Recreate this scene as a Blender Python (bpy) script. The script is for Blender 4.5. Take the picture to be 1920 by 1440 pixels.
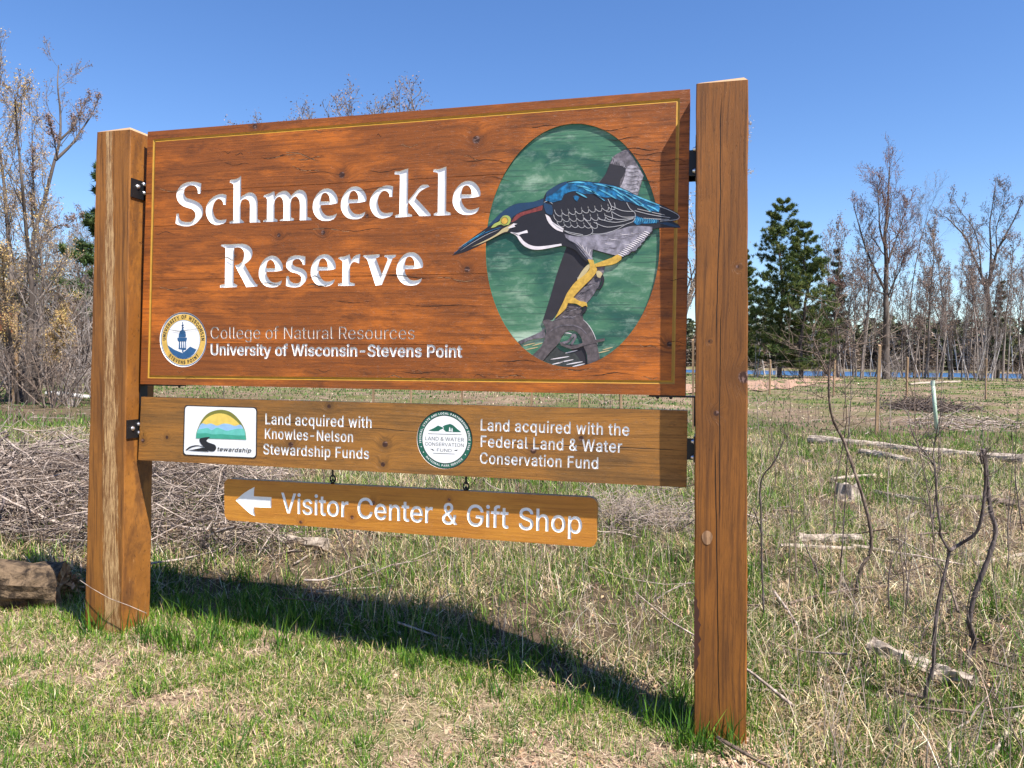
import bpy, bmesh, math, random, os
import numpy as np
from mathutils import Vector, Matrix
from mathutils.geometry import interpolate_bezier, delaunay_2d_cdt

# ------------------------------------------------------------------ camera
scene = bpy.context.scene
for o in list(bpy.data.objects):
    bpy.data.objects.remove(o)
EYE = Vector((0.0, 0.0, 1.45))
FPX = 1442.0                                   # focal length in pixels of the 1920 px wide photograph
YAW, PITCH, ROLL = math.radians(14.93), math.atan(42 / FPX), 0.0107
fwd = Vector((-math.sin(YAW) * math.cos(PITCH), math.cos(YAW) * math.cos(PITCH), -math.sin(PITCH)))
rgt0 = Vector((math.cos(YAW), math.sin(YAW), 0))
upv0 = rgt0.cross(fwd)
rgt = (rgt0 * math.cos(ROLL) + upv0 * math.sin(ROLL)).normalized()
upv = (upv0 * math.cos(ROLL) - rgt0 * math.sin(ROLL)).normalized()
cam_data = bpy.data.cameras.new("camera")
cam_data.sensor_fit = 'HORIZONTAL'
cam_data.sensor_width = 36.0
cam_data.lens = 36.0 * FPX / 1920.0
cam_data.clip_start = 0.05
cam_data.clip_end = 4000
cam = bpy.data.objects.new("camera", cam_data)
scene.collection.objects.link(cam)
R = Matrix((rgt, upv, -fwd)).transposed().to_4x4()
cam.matrix_world = Matrix.Translation(EYE) @ R
scene.camera = cam
scene.render.resolution_x, scene.render.resolution_y = 1024, 768

# ------------------------------------------------------------------ sky and sun
SUN = Vector((0.481, -0.246, 0.842)).normalized()      # towards the sun
world = bpy.data.worlds.new("World")
scene.world = world
world.use_nodes = True
wn = world.node_tree
bg = wn.nodes["Background"]
sky = wn.nodes.new("ShaderNodeTexSky")
sky.sky_type = 'NISHITA'
sky.sun_disc = False
sky.sun_elevation = math.asin(SUN.z)
sky.sun_rotation = math.atan2(SUN.x, SUN.y)
sky.altitude = 300
sky.air_density = 1.0
sky.dust_density = 0.1
sky.ozone_density = 3.0
hs = wn.nodes.new("ShaderNodeHueSaturation")
hs.inputs["Saturation"].default_value = 1.20
hs.inputs["Hue"].default_value = 0.509
wn.links.new(sky.outputs[0], hs.inputs["Color"])
wn.links.new(hs.outputs[0], bg.inputs[0])
bg.inputs[1].default_value = 0.090
sl = bpy.data.lights.new("sun", 'SUN')
sl.energy = 5.0
sl.angle = math.radians(0.5)
sl.color = (1.0, 0.955, 0.88)
sun = bpy.data.objects.new("sun", sl)
scene.collection.objects.link(sun)
sun.rotation_euler = (-SUN).to_track_quat('-Z', 'Y').to_euler()
sun.location = (4, -4, 8)
scene.view_settings.view_transform = 'Standard'
scene.view_settings.look = 'None'
scene.view_settings.exposure = 1.12
scene.view_settings.gamma = 1
scene.view_settings.use_curve_mapping = False

# ------------------------------------------------------------------ helpers
random.seed(7)
rng = np.random.default_rng(11)
C = scene.collection

def ray(px, py):
    return (fwd * FPX + rgt * (px - 960) - upv * (py - 720)).normalized()

def P(px, py, Y):
    """point of the plane Y seen at a pixel of the photograph, as world coordinates"""
    d = ray(px, py)
    return EYE + d * (Y / d.y)

def gz(x, y):
    """ground height (works on numbers and arrays)"""
    x = np.asarray(x, float); y = np.asarray(y, float)
    left = np.clip(-x / 2.9, 0, 1)
    z = 0.14 * left * left * (3 - 2 * left)
    bt = np.clip((y - 3.1) / 1.3, 0, 1)
    z = z + 0.06 * bt * bt * (3 - 2 * bt) * np.clip(1 - (y - 12) / 25, 0, 1)
    amp = np.clip((y - 2.6) / 2.5, 0.12, 1)
    z = z + amp * (0.035 * np.sin(x * 1.3 + 0.7) * np.cos(y * 1.1) + 0.02 * np.sin(x * 3.1 - y * 2.3 + 1) + 0.012 * np.sin(x * 7.3 + y * 5.1))
    far = np.clip((y - 14) / 30, 0, 1)
    z = z + far * (0.10 * np.sin(x * .21 + 1.2) * np.cos(y * .17) + 0.05 * np.sin(x * .6 + y * .45))
    # the pond behind the trees, and the land beyond it
    lx = np.clip((x + 62) / 14, 0, 1)
    s = np.clip((y - 108) / 9, 0, 1) * lx * np.clip((272 - y) / 12, 0, 1)
    z = z - 2.2 * s
    z = z + 1.2 * np.clip((y - 285) / 40, 0, 1)
    return z

def G(px, py, lift=0.0):
    """point of the ground seen at a pixel of the photograph"""
    d = ray(px, py)
    lo, t = 1.0, 1.0
    while t < 400:
        p = EYE + d * t
        if p.z < float(gz(p.x, p.y)):
            break
        lo = t
        t *= 1.03
    hi = t
    for _ in range(25):
        m = (lo + hi) / 2
        p = EYE + d * m
        if p.z < float(gz(p.x, p.y)): hi = m
        else: lo = m
    p = EYE + d * hi
    return Vector((p.x, p.y, p.z + lift))

class MB:
    """collects faces, then links them as one mesh object"""
    def __init__(s):
        s.v, s.f, s.m = [], [], []
    def add(s, verts, faces, mi=0):
        b = len(s.v)
        s.v.extend([tuple(q) for q in verts])
        s.f.extend([tuple(i + b for i in f) for f in faces])
        s.m.extend([mi] * len(faces))
        return s
    def box(s, lo, hi, mi=0):
        x0, y0, z0 = lo; x1, y1, z1 = hi
        return s.add([(x0,y0,z0),(x1,y0,z0),(x1,y1,z0),(x0,y1,z0),(x0,y0,z1),(x1,y0,z1),(x1,y1,z1),(x0,y1,z1)],
              [(0,3,2,1),(4,5,6,7),(0,1,5,4),(1,2,6,5),(2,3,7,6),(3,0,4,7)], mi)
    def tube(s, pts, rad, sides=5, mi=0, cap=True):
        pts = [Vector(p) for p in pts]
        n = len(pts); b = len(s.v)
        ref = Vector((0.31, 0.21, 0.93))
        for i, p in enumerate(pts):
            d = (pts[min(i+1, n-1)] - pts[max(i-1, 0)])
            if d.length < 1e-9: d = Vector((0,0,1))
            d.normalize()
            a = d.cross(ref)
            if a.length < .05: a = d.cross(Vector((1,0,0)))
            a.normalize(); c = d.cross(a)
            r = rad[i] if isinstance(rad, (list, tuple)) else rad
            for k in range(sides):
                t = 2 * math.pi * k / sides
                s.v.append(tuple(p + a * (math.cos(t) * r) + c * (math.sin(t) * r)))
        for i in range(n - 1):
            for k in range(sides):
                k2 = (k + 1) % sides
                s.f.append((b+i*sides+k, b+i*sides+k2, b+(i+1)*sides+k2, b+(i+1)*sides+k)); s.m.append(mi)
        if cap:
            s.f.append(tuple(b + k for k in range(sides))[::-1]); s.m.append(mi)
            s.f.append(tuple(b + (n-1)*sides + k for k in range(sides))); s.m.append(mi)
        return s
    def build(s, name, mats, parent=None, smooth=False, **props):
        me = bpy.data.meshes.new(name)
        base = parent_world(parent)
        vs = [(a - base[0], b - base[1], c - base[2]) for a, b, c in s.v]
        me.from_pydata(vs, [], s.f)
        if not isinstance(mats, (list, tuple)): mats = [mats]
        for mt in mats: me.materials.append(mt)
        if len(mats) > 1:
            me.polygons.foreach_set("material_index", s.m)
        if smooth:
            me.polygons.foreach_set("use_smooth", [True] * len(me.polygons))
        me.update()
        return link(name, me, parent, **props)

def parent_world(o):
    b = Vector((0, 0, 0))
    while o is not None:
        b = b + o.location
        o = o.parent
    return b

def link(name, me, parent=None, **props):
    o = bpy.data.objects.new(name, me)
    C.objects.link(o)
    if parent is not None: o.parent = parent
    for k, v in props.items():
        if v is not None: o[k] = v
    return o

def thing(name, label, cat, loc=(0, 0, 0), group=None):
    o = bpy.data.objects.new(name, None)
    C.objects.link(o)
    o.location = loc
    o.empty_display_size = 0.2
    o['label'] = label; o['category'] = cat
    if group: o['group'] = group
    return o

def fast_mesh(name, verts, faces_flat, counts, mats, colors=None, mat_idx=None, smooth=False):
    me = bpy.data.meshes.new(name)
    nv = len(verts); nl = len(faces_flat); nf = len(counts)
    me.vertices.add(nv); me.vertices.foreach_set("co", np.asarray(verts, np.float32).ravel())
    me.loops.add(nl); me.loops.foreach_set("vertex_index", np.asarray(faces_flat, np.int32))
    me.polygons.add(nf)
    st = np.zeros(nf, np.int32); st[1:] = np.cumsum(counts)[:-1]
    me.polygons.foreach_set("loop_start", st)
    try: me.polygons.foreach_set("loop_total", np.asarray(counts, np.int32))
    except Exception: pass
    if smooth: me.polygons.foreach_set("use_smooth", np.ones(nf, bool))
    if not isinstance(mats, (list, tuple)): mats = [mats]
    for m in mats: me.materials.append(m)
    if mat_idx is not None: me.polygons.foreach_set("material_index", np.asarray(mat_idx, np.int32))
    if colors is not None:
        ca = me.color_attributes.new("tint", 'FLOAT_COLOR', 'POINT')
        c4 = np.ones((nv, 4), np.float32); c4[:, :3] = colors
        ca.data.foreach_set("color", c4.ravel())
    me.update(calc_edges=True)
    me.validate()
    return me

# ------------------------------------------------------------------ materials
class NT:
    def __init__(s, name):
        s.mat = bpy.data.materials.new(name)
        s.mat.use_nodes = True
        s.t = s.mat.node_tree
        s.b = s.t.nodes["Principled BSDF"]
    def n(s, typ, **kw):
        nd = s.t.nodes.new(typ)
        for k, v in kw.items(): setattr(nd, k, v)
        return nd
    def put(s, sock, v):
        if hasattr(v, 'default_value') or hasattr(v, 'is_output'): s.t.links.new(v, sock)
        else:
            try: sock.default_value = v
            except Exception: sock.default_value = (*v, 1.0)
    def math(s, op, a, b=0.0, c=None, clamp=False):
        nd = s.n("ShaderNodeMath", operation=op, use_clamp=clamp)
        s.put(nd.inputs[0], a); s.put(nd.inputs[1], b)
        if c is not None: s.put(nd.inputs[2], c)
        return nd.outputs[0]
    def mix(s, f, a, b, typ='MIX'):
        nd = s.n("ShaderNodeMix", data_type='RGBA', blend_type=typ)
        s.put(nd.inputs[0], f)
        for i, v in ((6, a), (7, b)):
            if isinstance(v, tuple): nd.inputs[i].default_value = (*v, 1.0) if len(v) == 3 else v
            else: s.put(nd.inputs[i], v)
        return nd.outputs[2]
    def mapr(s, v, a, b, c=0.0, d=1.0, smooth=True):
        nd = s.n("ShaderNodeMapRange", interpolation_type='SMOOTHSTEP' if smooth else 'LINEAR')
        s.put(nd.inputs[0], v)
        for i, q in ((1, a), (2, b), (3, c), (4, d)): s.put(nd.inputs[i], q)
        return nd.outputs[0]
    def noise(s, vec, scale=1.0, detail=4.0, rough=.55, dist=0.0, out=0):
        nd = s.n("ShaderNodeTexNoise")
        s.t.links.new(vec, nd.inputs["Vector"])
        nd.inputs["Scale"].default_value = scale; nd.inputs["Detail"].default_value = detail
        nd.inputs["Roughness"].default_value = rough; nd.inputs["Distortion"].default_value = dist
        return nd.outputs[out]
    def vscale(s, vec, sc, add=(0,0,0)):
        nd = s.n("ShaderNodeVectorMath", operation='MULTIPLY_ADD')
        s.t.links.new(vec, nd.inputs[0]); nd.inputs[1].default_value = sc; nd.inputs[2].default_value = add
        return nd.outputs[0]
    def bump(s, h, strength=.4, dist=.002):
        nd = s.n("ShaderNodeBump")
        nd.inputs["Strength"].default_value = strength; nd.inputs["Distance"].default_value = dist
        s.t.links.new(h, nd.inputs["Height"])
        s.t.links.new(nd.outputs[0], s.b.inputs["Normal"])
        return nd
    def pos(s):
        return s.n("ShaderNodeNewGeometry").outputs["Position"]

def paint(name, col, rough=.55, var=.12, scale=30):
    t = NT(name)
    p = t.pos()
    nz = t.noise(p, scale, 4)
    t.put(t.b.inputs["Base Color"], t.mix(t.mapr(nz, .3, .75), tuple(c * (1 - var) for c in col), tuple(min(1, c * (1 + var * .6)) for c in col)))
    t.b.inputs["Roughness"].default_value = rough
    g = t.noise(t.vscale(p, (4, 4, 160)), 1, 3)
    t.bump(g, .15, .001)
    return t.mat

def plain(name, col, rough=.6, metal=0.0):
    t = NT(name)
    nz = t.noise(t.pos(), 25, 3)
    t.put(t.b.inputs["Base Color"], t.mix(nz, tuple(c * .85 for c in col), tuple(min(1, c * 1.12) for c in col)))
    t.b.inputs["Roughness"].default_value = rough; t.b.inputs["Metallic"].default_value = metal
    return t.mat

def wood(name, light, mid, dark, axis='X', knots=(), seed=0.0, wear=.5, rough=.5, streak=None, cracks=(), speck=.5, tone_scale=1.0, fade=None, knotcol=(.05, .02, .012)):
    """weathered stained timber, grain along the X or the Z axis"""
    t = NT(name)
    p = t.pos()
    sep = t.n("ShaderNodeSeparateXYZ"); t.t.links.new(p, sep.inputs[0])
    x, y, z = sep.outputs
    if axis == 'X': along, across = x, z
    else: along, across = z, x
    # grain bends round the knots
    kin, kout = None, None
    for (kx, kz, kr) in knots:
        ds = t.n("ShaderNodeVectorMath", operation='DISTANCE')
        cb = t.n("ShaderNodeCombineXYZ"); t.t.links.new(x, cb.inputs[0]); t.t.links.new(z, cb.inputs[2])
        t.t.links.new(cb.outputs[0], ds.inputs[0]); ds.inputs[1].default_value = (kx, 0, kz)
        a = t.mapr(ds.outputs["Value"], kr * .75, kr * 1.25, 1.0, 0.0)
        b = t.mapr(ds.outputs["Value"], kr * .8, kr * 5.0, 1.0, 0.0)
        kin = a if kin is None else t.math('MAXIMUM', kin, a)
        kout = b if kout is None else t.math('MAXIMUM', kout, b)
    if kout is not None:
        across2 = t.math('MULTIPLY_ADD', kout, .028, across)
    else: across2 = across
    cb = t.n("ShaderNodeCombineXYZ")
    t.put(cb.inputs[0], along); t.put(cb.inputs[1], t.math('MULTIPLY', y, 1.0)); t.put(cb.inputs[2], across2)
    v = cb.outputs[0]
    v = t.vscale(v, (1, 1, 1), (seed, seed * 1.7, seed * .37))
    oi = t.n("ShaderNodeObjectInfo")
    warp = t.noise(t.vscale(v, (1.1, 1.1, 3.0)), 1, 2)
    addw = t.n("ShaderNodeVectorMath", operation='MULTIPLY_ADD')
    cmb = t.n("ShaderNodeCombineXYZ"); t.t.links.new(warp, cmb.inputs[2])
    t.t.links.new(cmb.outputs[0], addw.inputs[0]); addw.inputs[1].default_value = (0, 0, .045); t.t.links.new(v, addw.inputs[2])
    v = addw.outputs[0]
    patch = t.noise(t.vscale(v, (2.3 * tone_scale, 2, 7 * tone_scale)), 1, 7, .66)
    grain = t.noise(t.vscale(v, (2.4, 8, 85)), 1, 5, .68)
    fine = t.noise(t.vscale(v, (9, 20, 420)), 1, 4, .72)
    pores = t.noise(t.vscale(v, (30, 60, 500)), 1, 4, .66)
    ptone = t.math('MULTIPLY_ADD', oi.outputs["Random"], .14, t.math('SUBTRACT', patch, .07))
    if fade is not None:                        # stain worn browner on the part the weather reaches
        ptone = t.math('SUBTRACT', ptone, t.math('MULTIPLY', t.mapr(z, fade[0], fade[1]), fade[2]))
    c = t.mix(t.mapr(ptone, .40, .62), mid, light)
    c = t.mix(t.math('MULTIPLY', t.mapr(grain, .46, .64), .42 if axis == 'X' else .68), c, dark)
    c = t.mix(t.math('MULTIPLY', t.mapr(fine, .50, .70), .45 * speck + .12), c, dark)
    old = t.mapr(t.noise(t.vscale(v, (4.5, 3, 22), (9, 4, 2)), 1, 8, .78), .51, .66)
    c = t.mix(t.math('MULTIPLY', old, wear), c, tuple(.8 * d + .2 * m for d, m in zip(dark, mid)))
    c = t.mix(t.math('MULTIPLY', t.mapr(pores, .59, .67), .8 * speck), c, tuple(d * .35 for d in dark))
    hi = t.mapr(t.noise(t.vscale(v, (16, 14, 300), (3, 8, 1)), 1, 5, .75), .64, .72)
    c = t.mix(t.math('MULTIPLY', hi, .5 * wear), c, tuple(min(1, l * 1.25 + .10) for l in light))
    if kin is not None:
        ring = t.n("ShaderNodeTexWave"); ring.wave_type = 'BANDS'
        c = t.mix(t.math('MULTIPLY', t.mapr(kout, .25, 1.0), .42), c, dark)
        ks = t.noise(t.vscale(v, (60, 60, 120)), 1, 4)
        c = t.mix(kin, c, t.mix(t.mapr(ks, .5, .64), knotcol, tuple(min(1, k * 3 + .07) for k in knotcol)))
    bh = t.math('MULTIPLY_ADD', fine, .6, t.math('MULTIPLY', grain, .8))
    bh = t.math('SUBTRACT', bh, t.math('MULTIPLY', t.mapr(pores, .60, .68), 1.0))
    for (a0, a1, b0, slope, wob, w) in cracks:      # from a0 to a1 along the grain, at b0 across
        nz = t.noise(t.vscale(v, (2.2, 0, 0), (b0 * 13, 0, 0)), 1, 4, .6)
        cx = t.math('MULTIPLY_ADD', nz, wob, t.math('MULTIPLY_ADD', along, slope, b0 - wob * .5))
        dd = t.math('ABSOLUTE', t.math('SUBTRACT', across, cx))
        m = t.mapr(dd, w * .5, w, 1.0, 0.0)
        m = t.math('MULTIPLY', m, t.mapr(along, a0, a0 + .12))
        m = t.math('MULTIPLY', m, t.mapr(along, a1 - .12, a1, 1.0, 0.0))
        c = t.mix(m, c, (.012, .007, .004))
        bh = t.math('MULTIPLY_ADD', m, -3.0, bh)
    if streak is not None:                          # peeled band where bare bleached wood shows
        (sx0, sw_top, sw_bot, ztop, col1, col2) = streak
        zt = t.mapr(z, 0.1, ztop, 1.0, 0.0, smooth=False)
        wid = t.math('MULTIPLY_ADD', zt, sw_bot - sw_top, sw_top)
        wv = t.noise(t.vscale(p, (20, 20, 1.3)), 1, 3)
        cen = t.math('MULTIPLY_ADD', wv, .03, sx0 - .015)
        dd = t.math('ABSOLUTE', t.math('SUBTRACT', x, cen))
        rel = t.math('DIVIDE', dd, wid)
        fib = t.noise(t.vscale(p, (95, 95, 4.5)), 1, 8, .82)
        m = t.mapr(t.math('ADD', rel, t.math('MULTIPLY', fib, 1.9)), 1.22, 1.36, 1.0, 0.0)
        # only on the front face
        c2 = t.mix(t.mapr(t.noise(t.vscale(p, (85, 85, 7)), 1, 7, .85), .40, .60), col1, col2)
        c = t.mix(m, c, c2)
        bh = t.math('MULTIPLY_ADD', m, t.math('MULTIPLY', fib, 2.0), bh)
    t.put(t.b.inputs["Base Color"], c)
    t.put(t.b.inputs["Roughness"], t.mapr(grain, .3, .7, rough - .08, rough + .18))
    t.b.inputs["Specular IOR Level"].default_value = .35
    t.bump(bh, .55, .0025)
    return t.mat

def leafmat(name, rough=.75, trans=.28, mul=1.0):
    t = NT(name)
    a = t.n("ShaderNodeAttribute", attribute_name="tint")
    col = a.outputs["Color"]
    t.put(t.b.inputs["Base Color"], col)
    t.b.inputs["Roughness"].default_value = rough
    t.b.inputs["Specular IOR Level"].default_value = .2
    tr = t.n("ShaderNodeBsdfTranslucent"); t.t.links.new(col, tr.inputs[0])
    mx = t.n("ShaderNodeMixShader"); mx.inputs[0].default_value = trans
    t.t.links.new(t.b.outputs[0], mx.inputs[1]); t.t.links.new(tr.outputs[0], mx.inputs[2])
    t.t.links.new(mx.outputs[0], t.t.nodes["Material Output"].inputs[0])
    return t.mat

def bark(name, c1, c2, scale=14, rough=.9, zs=.35, bumpd=.01):
    t = NT(name)
    co = t.n("ShaderNodeTexCoord").outputs["Object"]
    v = t.vscale(co, (1, 1, zs))
    n1 = t.noise(v, scale, 6, .65, .4)
    n2 = t.noise(v, scale * .18, 3)
    c = t.mix(t.mapr(n1, .36, .64), c1, c2)
    c = t.mix(t.math('MULTIPLY', t.mapr(n2, .4, .7), .35), c, tuple(q * .6 for q in c1))
    t.put(t.b.inputs["Base Color"], c)
    t.b.inputs["Roughness"].default_value = rough
    t.b.inputs["Specular IOR Level"].default_value = .2
    t.bump(n1, .7, bumpd)
    return t.mat

# ================================================================== the sign
YF, YP = 3.0, 3.070               # front of the posts, front of the boards
M_letter = paint("white_paint", (.84, .84, .83), .5, .05)
M_yellow = paint("yellow_paint", (.44, .235, .025), .45)
M_dgreen = paint("oval_edge_green", (.02, .11, .075), .5)
M_end = plain("bleached_end_grain", (.38, .24, .13), .8)
M_steel = plain("black_steel", (.012, .012, .014), .45, .3)
M_bolt = plain("galvanised_bolt", (.75, .75, .78), .28, .9)

def pl(px, py, Y=YP):
    p = P(px, py, Y); return (p.x, p.z)

def parse(s, conv):
    out = []
    for w in s.split():
        c = w[0] == '*'
        a, b = w.lstrip('*').split(',')
        out.append((conv(float(a), float(b)), c))
    return out

def smooth_poly(pts, steps=4):
    """closed outline, Catmull-Rom between the points, sharp at flagged corners"""
    n = len(pts); out = []
    for i in range(n):
        (p1, c1), (p2, c2) = pts[i], pts[(i + 1) % n]
        p0 = pts[i - 1][0] if not c1 else None
        p3 = pts[(i + 2) % n][0] if not c2 else None
        out.append(p1)
        if c1 and c2: continue
        p1 = np.array(p1); p2 = np.array(p2)
        d = np.linalg.norm(p2 - p1)
        def tan(a, b, m):
            a = np.array(a); b = np.array(b); m = np.array(m)
            t = b - a; L = np.linalg.norm(t)
            return t / (L + 1e-9) * d
        m1 = tan(p0, p2, p1) if p0 is not None else (p2 - p1)
        m2 = tan(p1, p3, p2) if p3 is not None else (p2 - p1)
        for k in range(1, steps):
            t = k / steps
            h = (2*t**3-3*t*t+1, t**3-2*t*t+t, -2*t**3+3*t*t, t**3-t*t)
            q = h[0]*p1 + h[1]*m1 + h[2]*p2 + h[3]*m2
            out.append((float(q[0]), float(q[1])))
    return out

def q_conv(ox, oy, s, Y=YP):
    return lambda x, y: pl(ox + x / s, oy + y / s, Y)

def trace(s, conv, steps=4):
    return smooth_poly(parse(s, conv), steps)

def winding(pts, polys):
    """winding number and crossing count of every point against all outlines"""
    px_, py_ = pts[:, 0], pts[:, 1]
    wn_ = np.zeros(len(pts), np.int32); cr = np.zeros(len(pts), np.int32)
    for p in polys:
        a = np.asarray(p, float); b = np.roll(a, -1, 0)
        x0, y0 = a.min(0); x1, y1 = a.max(0)
        sel = np.nonzero((px_ <= x1) & (py_ >= y0) & (py_ <= y1) & (px_ >= x0))[0]
        if not len(sel): continue
        X = px_[sel][:, None]; Y = py_[sel][:, None]
        up = (a[None, :, 1] <= Y) & (b[None, :, 1] > Y)
        dn = (a[None, :, 1] > Y) & (b[None, :, 1] <= Y)
        side = (b[None, :, 0] - a[None, :, 0]) * (Y - a[None, :, 1]) - (X - a[None, :, 0]) * (b[None, :, 1] - a[None, :, 1])
        u = (up & (side > 0)).sum(1); d = (dn & (side < 0)).sum(1)
        wn_[sel] += u - d; cr[sel] += u + d
    return wn_, cr

def triangulate(polys):
    vs, es = [], []
    for p in polys:
        n = len(p); b0 = len(vs)
        vs += [Vector((a * 100, b * 100)) for a, b in p]
        es += [(b0 + i, b0 + (i + 1) % n) for i in range(n)]
    ov, oe, of, *_ = delaunay_2d_cdt(vs, es, [], 0, 1e-6)
    V = np.array([(v.x / 100, v.y / 100) for v in ov]); F = np.array([f for f in of], int)
    return V, F

def inside(cent, polys, rule):
    w, c = winding(cent, polys)
    return (w != 0) if rule == 'nz' else (c % 2 == 1)

def solid(V, F, keep, y0, thick, wallmat=None, back=False):
    """front faces of the kept triangles plus walls along their border -> verts, faces, material indices"""
    vs = [(a, y0, b) for a, b in V] + [(a, y0 + thick, b) for a, b in V]
    n = len(V)
    fs, ms = [], []
    cnt = {}
    for ti in range(len(F)):
        a, b, c = F[ti]
        for e in ((a, b), (b, c), (c, a)): cnt.setdefault((min(e), max(e)), []).append((ti, e))
        if keep[ti]:
            A, B, Cc = V[a], V[b], V[c]
            ccw = (B[0]-A[0])*(Cc[1]-A[1]) - (B[1]-A[1])*(Cc[0]-A[0]) > 0
            fs.append((a, b, c) if ccw else (c, b, a)); ms.append(0)
            if back: fs.append((c+n, b+n, a+n) if ccw else (a+n, b+n, c+n)); ms.append(0)
    if thick > 0:
        for (i, j), l in cnt.items():
            kk = [t for t in l if keep[t[0]]]
            if len(kk) == 1:
                ti, (p, q) = kk[0]
                a, b, c = F[ti]; A, B, Cc = V[a], V[b], V[c]
                if (B[0]-A[0])*(Cc[1]-A[1]) - (B[1]-A[1])*(Cc[0]-A[0]) < 0: p, q = q, p
                other = [t[0] for t in l if not keep[t[0]]]
                fs.append((q, p, p + n, q + n))
                ms.append(int(wallmat[other[0]]) if (wallmat is not None and other) else 0)
    return vs, fs, ms

def fill(polys, y0, thick, rule='eo'):
    polys = [p for p in polys if len(p) > 2]
    V, F = triangulate(polys)
    cent = V[F].mean(1)
    vs, fs, ms = solid(V, F, inside(cent, polys, rule), y0, thick)
    return vs, fs

def pierced(outer, cuts, y0, thick):
    """slab with carved openings; cuts = [(polys, rule, wall material)], each opening shows that material on its walls"""
    allp = [outer] + [p for c in cuts for p in c[0]]
    V, F = triangulate(allp)
    cent = V[F].mean(1)
    keep = inside(cent, [outer], 'nz'); wm = np.zeros(len(F), int)
    for polys, rule, mi in cuts:
        h = inside(cent, polys, rule)
        keep &= ~h; wm[h] = mi
    return solid(V, F, keep, y0, thick, wm)

FONT = None
try:
    FONT = bpy.data.fonts.load(os.path.join(bpy.utils.system_resource('DATAFILES'), 'fonts', 'Inter.woff2'))
except Exception:
    FONT = None

def text_polys(body, bold=0.0, spacing=1.0, wspace=1.0, res=4):
    cu = bpy.data.curves.new("t", 'FONT'); cu.body = body; cu.size = 1.0
    cu.font = FONT if FONT else cu.font
    cu.space_character = spacing; cu.space_word = wspace
    cu.resolution_u = res
    ob = bpy.data.objects.new("t", cu)
    c2 = ob.to_curve(bpy.context.evaluated_depsgraph_get(), apply_modifiers=False)
    out = []
    for sp in c2.splines:
        pts = []
        bp = sp.bezier_points
        n = len(bp)
        for i in range(n):
            a, b = bp[i], bp[(i + 1) % n]
            if (a.handle_right - a.co).length < 1e-5 and (b.handle_left - b.co).length < 1e-5:
                pts.append((a.co.x, a.co.y))
            else:
                for q in interpolate_bezier(a.co, a.handle_right, b.handle_left, b.co, res + 1)[:-1]:
                    pts.append((q.x, q.y))
        if len(pts) > 2: out.append(pts)
    ob.to_curve_clear(); bpy.data.objects.remove(ob); bpy.data.curves.remove(cu)
    if bold: out = [offset_poly(p, bold) for p in out]
    return out

CAP = max(y for p in text_polys('H') for x, y in p)
def area(p):
    return sum(p[i][0]*p[(i+1) % len(p)][1] - p[(i+1) % len(p)][0]*p[i][1] for i in range(len(p))) / 2

def offset_poly(p, d):
    """glyph contours run the same way round for solid, opposite for holes, so one shift thickens both"""
    n = len(p); out = []
    for i in range(n):
        a, b, c = np.array(p[i-1]), np.array(p[i]), np.array(p[(i+1) % n])
        e1 = b - a; e2 = c - b
        e1 = e1 / (np.linalg.norm(e1) + 1e-9); e2 = e2 / (np.linalg.norm(e2) + 1e-9)
        n1 = np.array([-e1[1], e1[0]]); n2 = np.array([-e2[1], e2[0]])
        m = n1 + n2; L = np.linalg.norm(m)
        if L < .3: m = n1; L = 1
        m = m / L
        k = min(1.6, 1 / max(.4, float(m @ n1)))
        out.append((b[0] + m[0] * d * k, b[1] + m[1] * d * k))
    return out

def text_line(body, pxl, pxr, pyb, capz_px, Y=YP, bold=0.0, spacing=1.0, wspace=1.0, pyr=None, res=4, slant=0.0):
    """text whose baseline starts at pixel (pxl, pyb) and whose ink ends at pixel column pxr"""
    polys = text_polys(body, bold, spacing, wspace, res)
    xs = [x for p in polys for x, y in p]
    x0, x1 = min(xs), max(xs)
    a = pl(pxl, pyb, Y)
    b = pl(pxr, pyr if pyr else pyb + (pyb - 620) * (pxr - pxl) / (pxl + 4450), Y)
    cap = pl(pxl, pyb - capz_px, Y)[1] - a[1]
    sx = (b[0] - a[0]) / (x1 - x0); sy = cap / CAP
    dz = (b[1] - a[1]) / (b[0] - a[0])
    return [[(a[0] + (x - x0) * sx + slant * y * sy, a[1] + y * sy + (x - x0) * sx * dz) for x, y in p] for p in polys]

def bbox(polys):
    xs = [x for p in polys for x, y in p]; ys = [y for p in polys for x, y in p]
    return min(xs), min(ys), max(xs), max(ys)

sign = thing("entrance_sign", "large carved orange brown wooden sign board and sponsor board bolted between two square timber posts", "sign", (-1.2, 3.15, 0.05))

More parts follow.
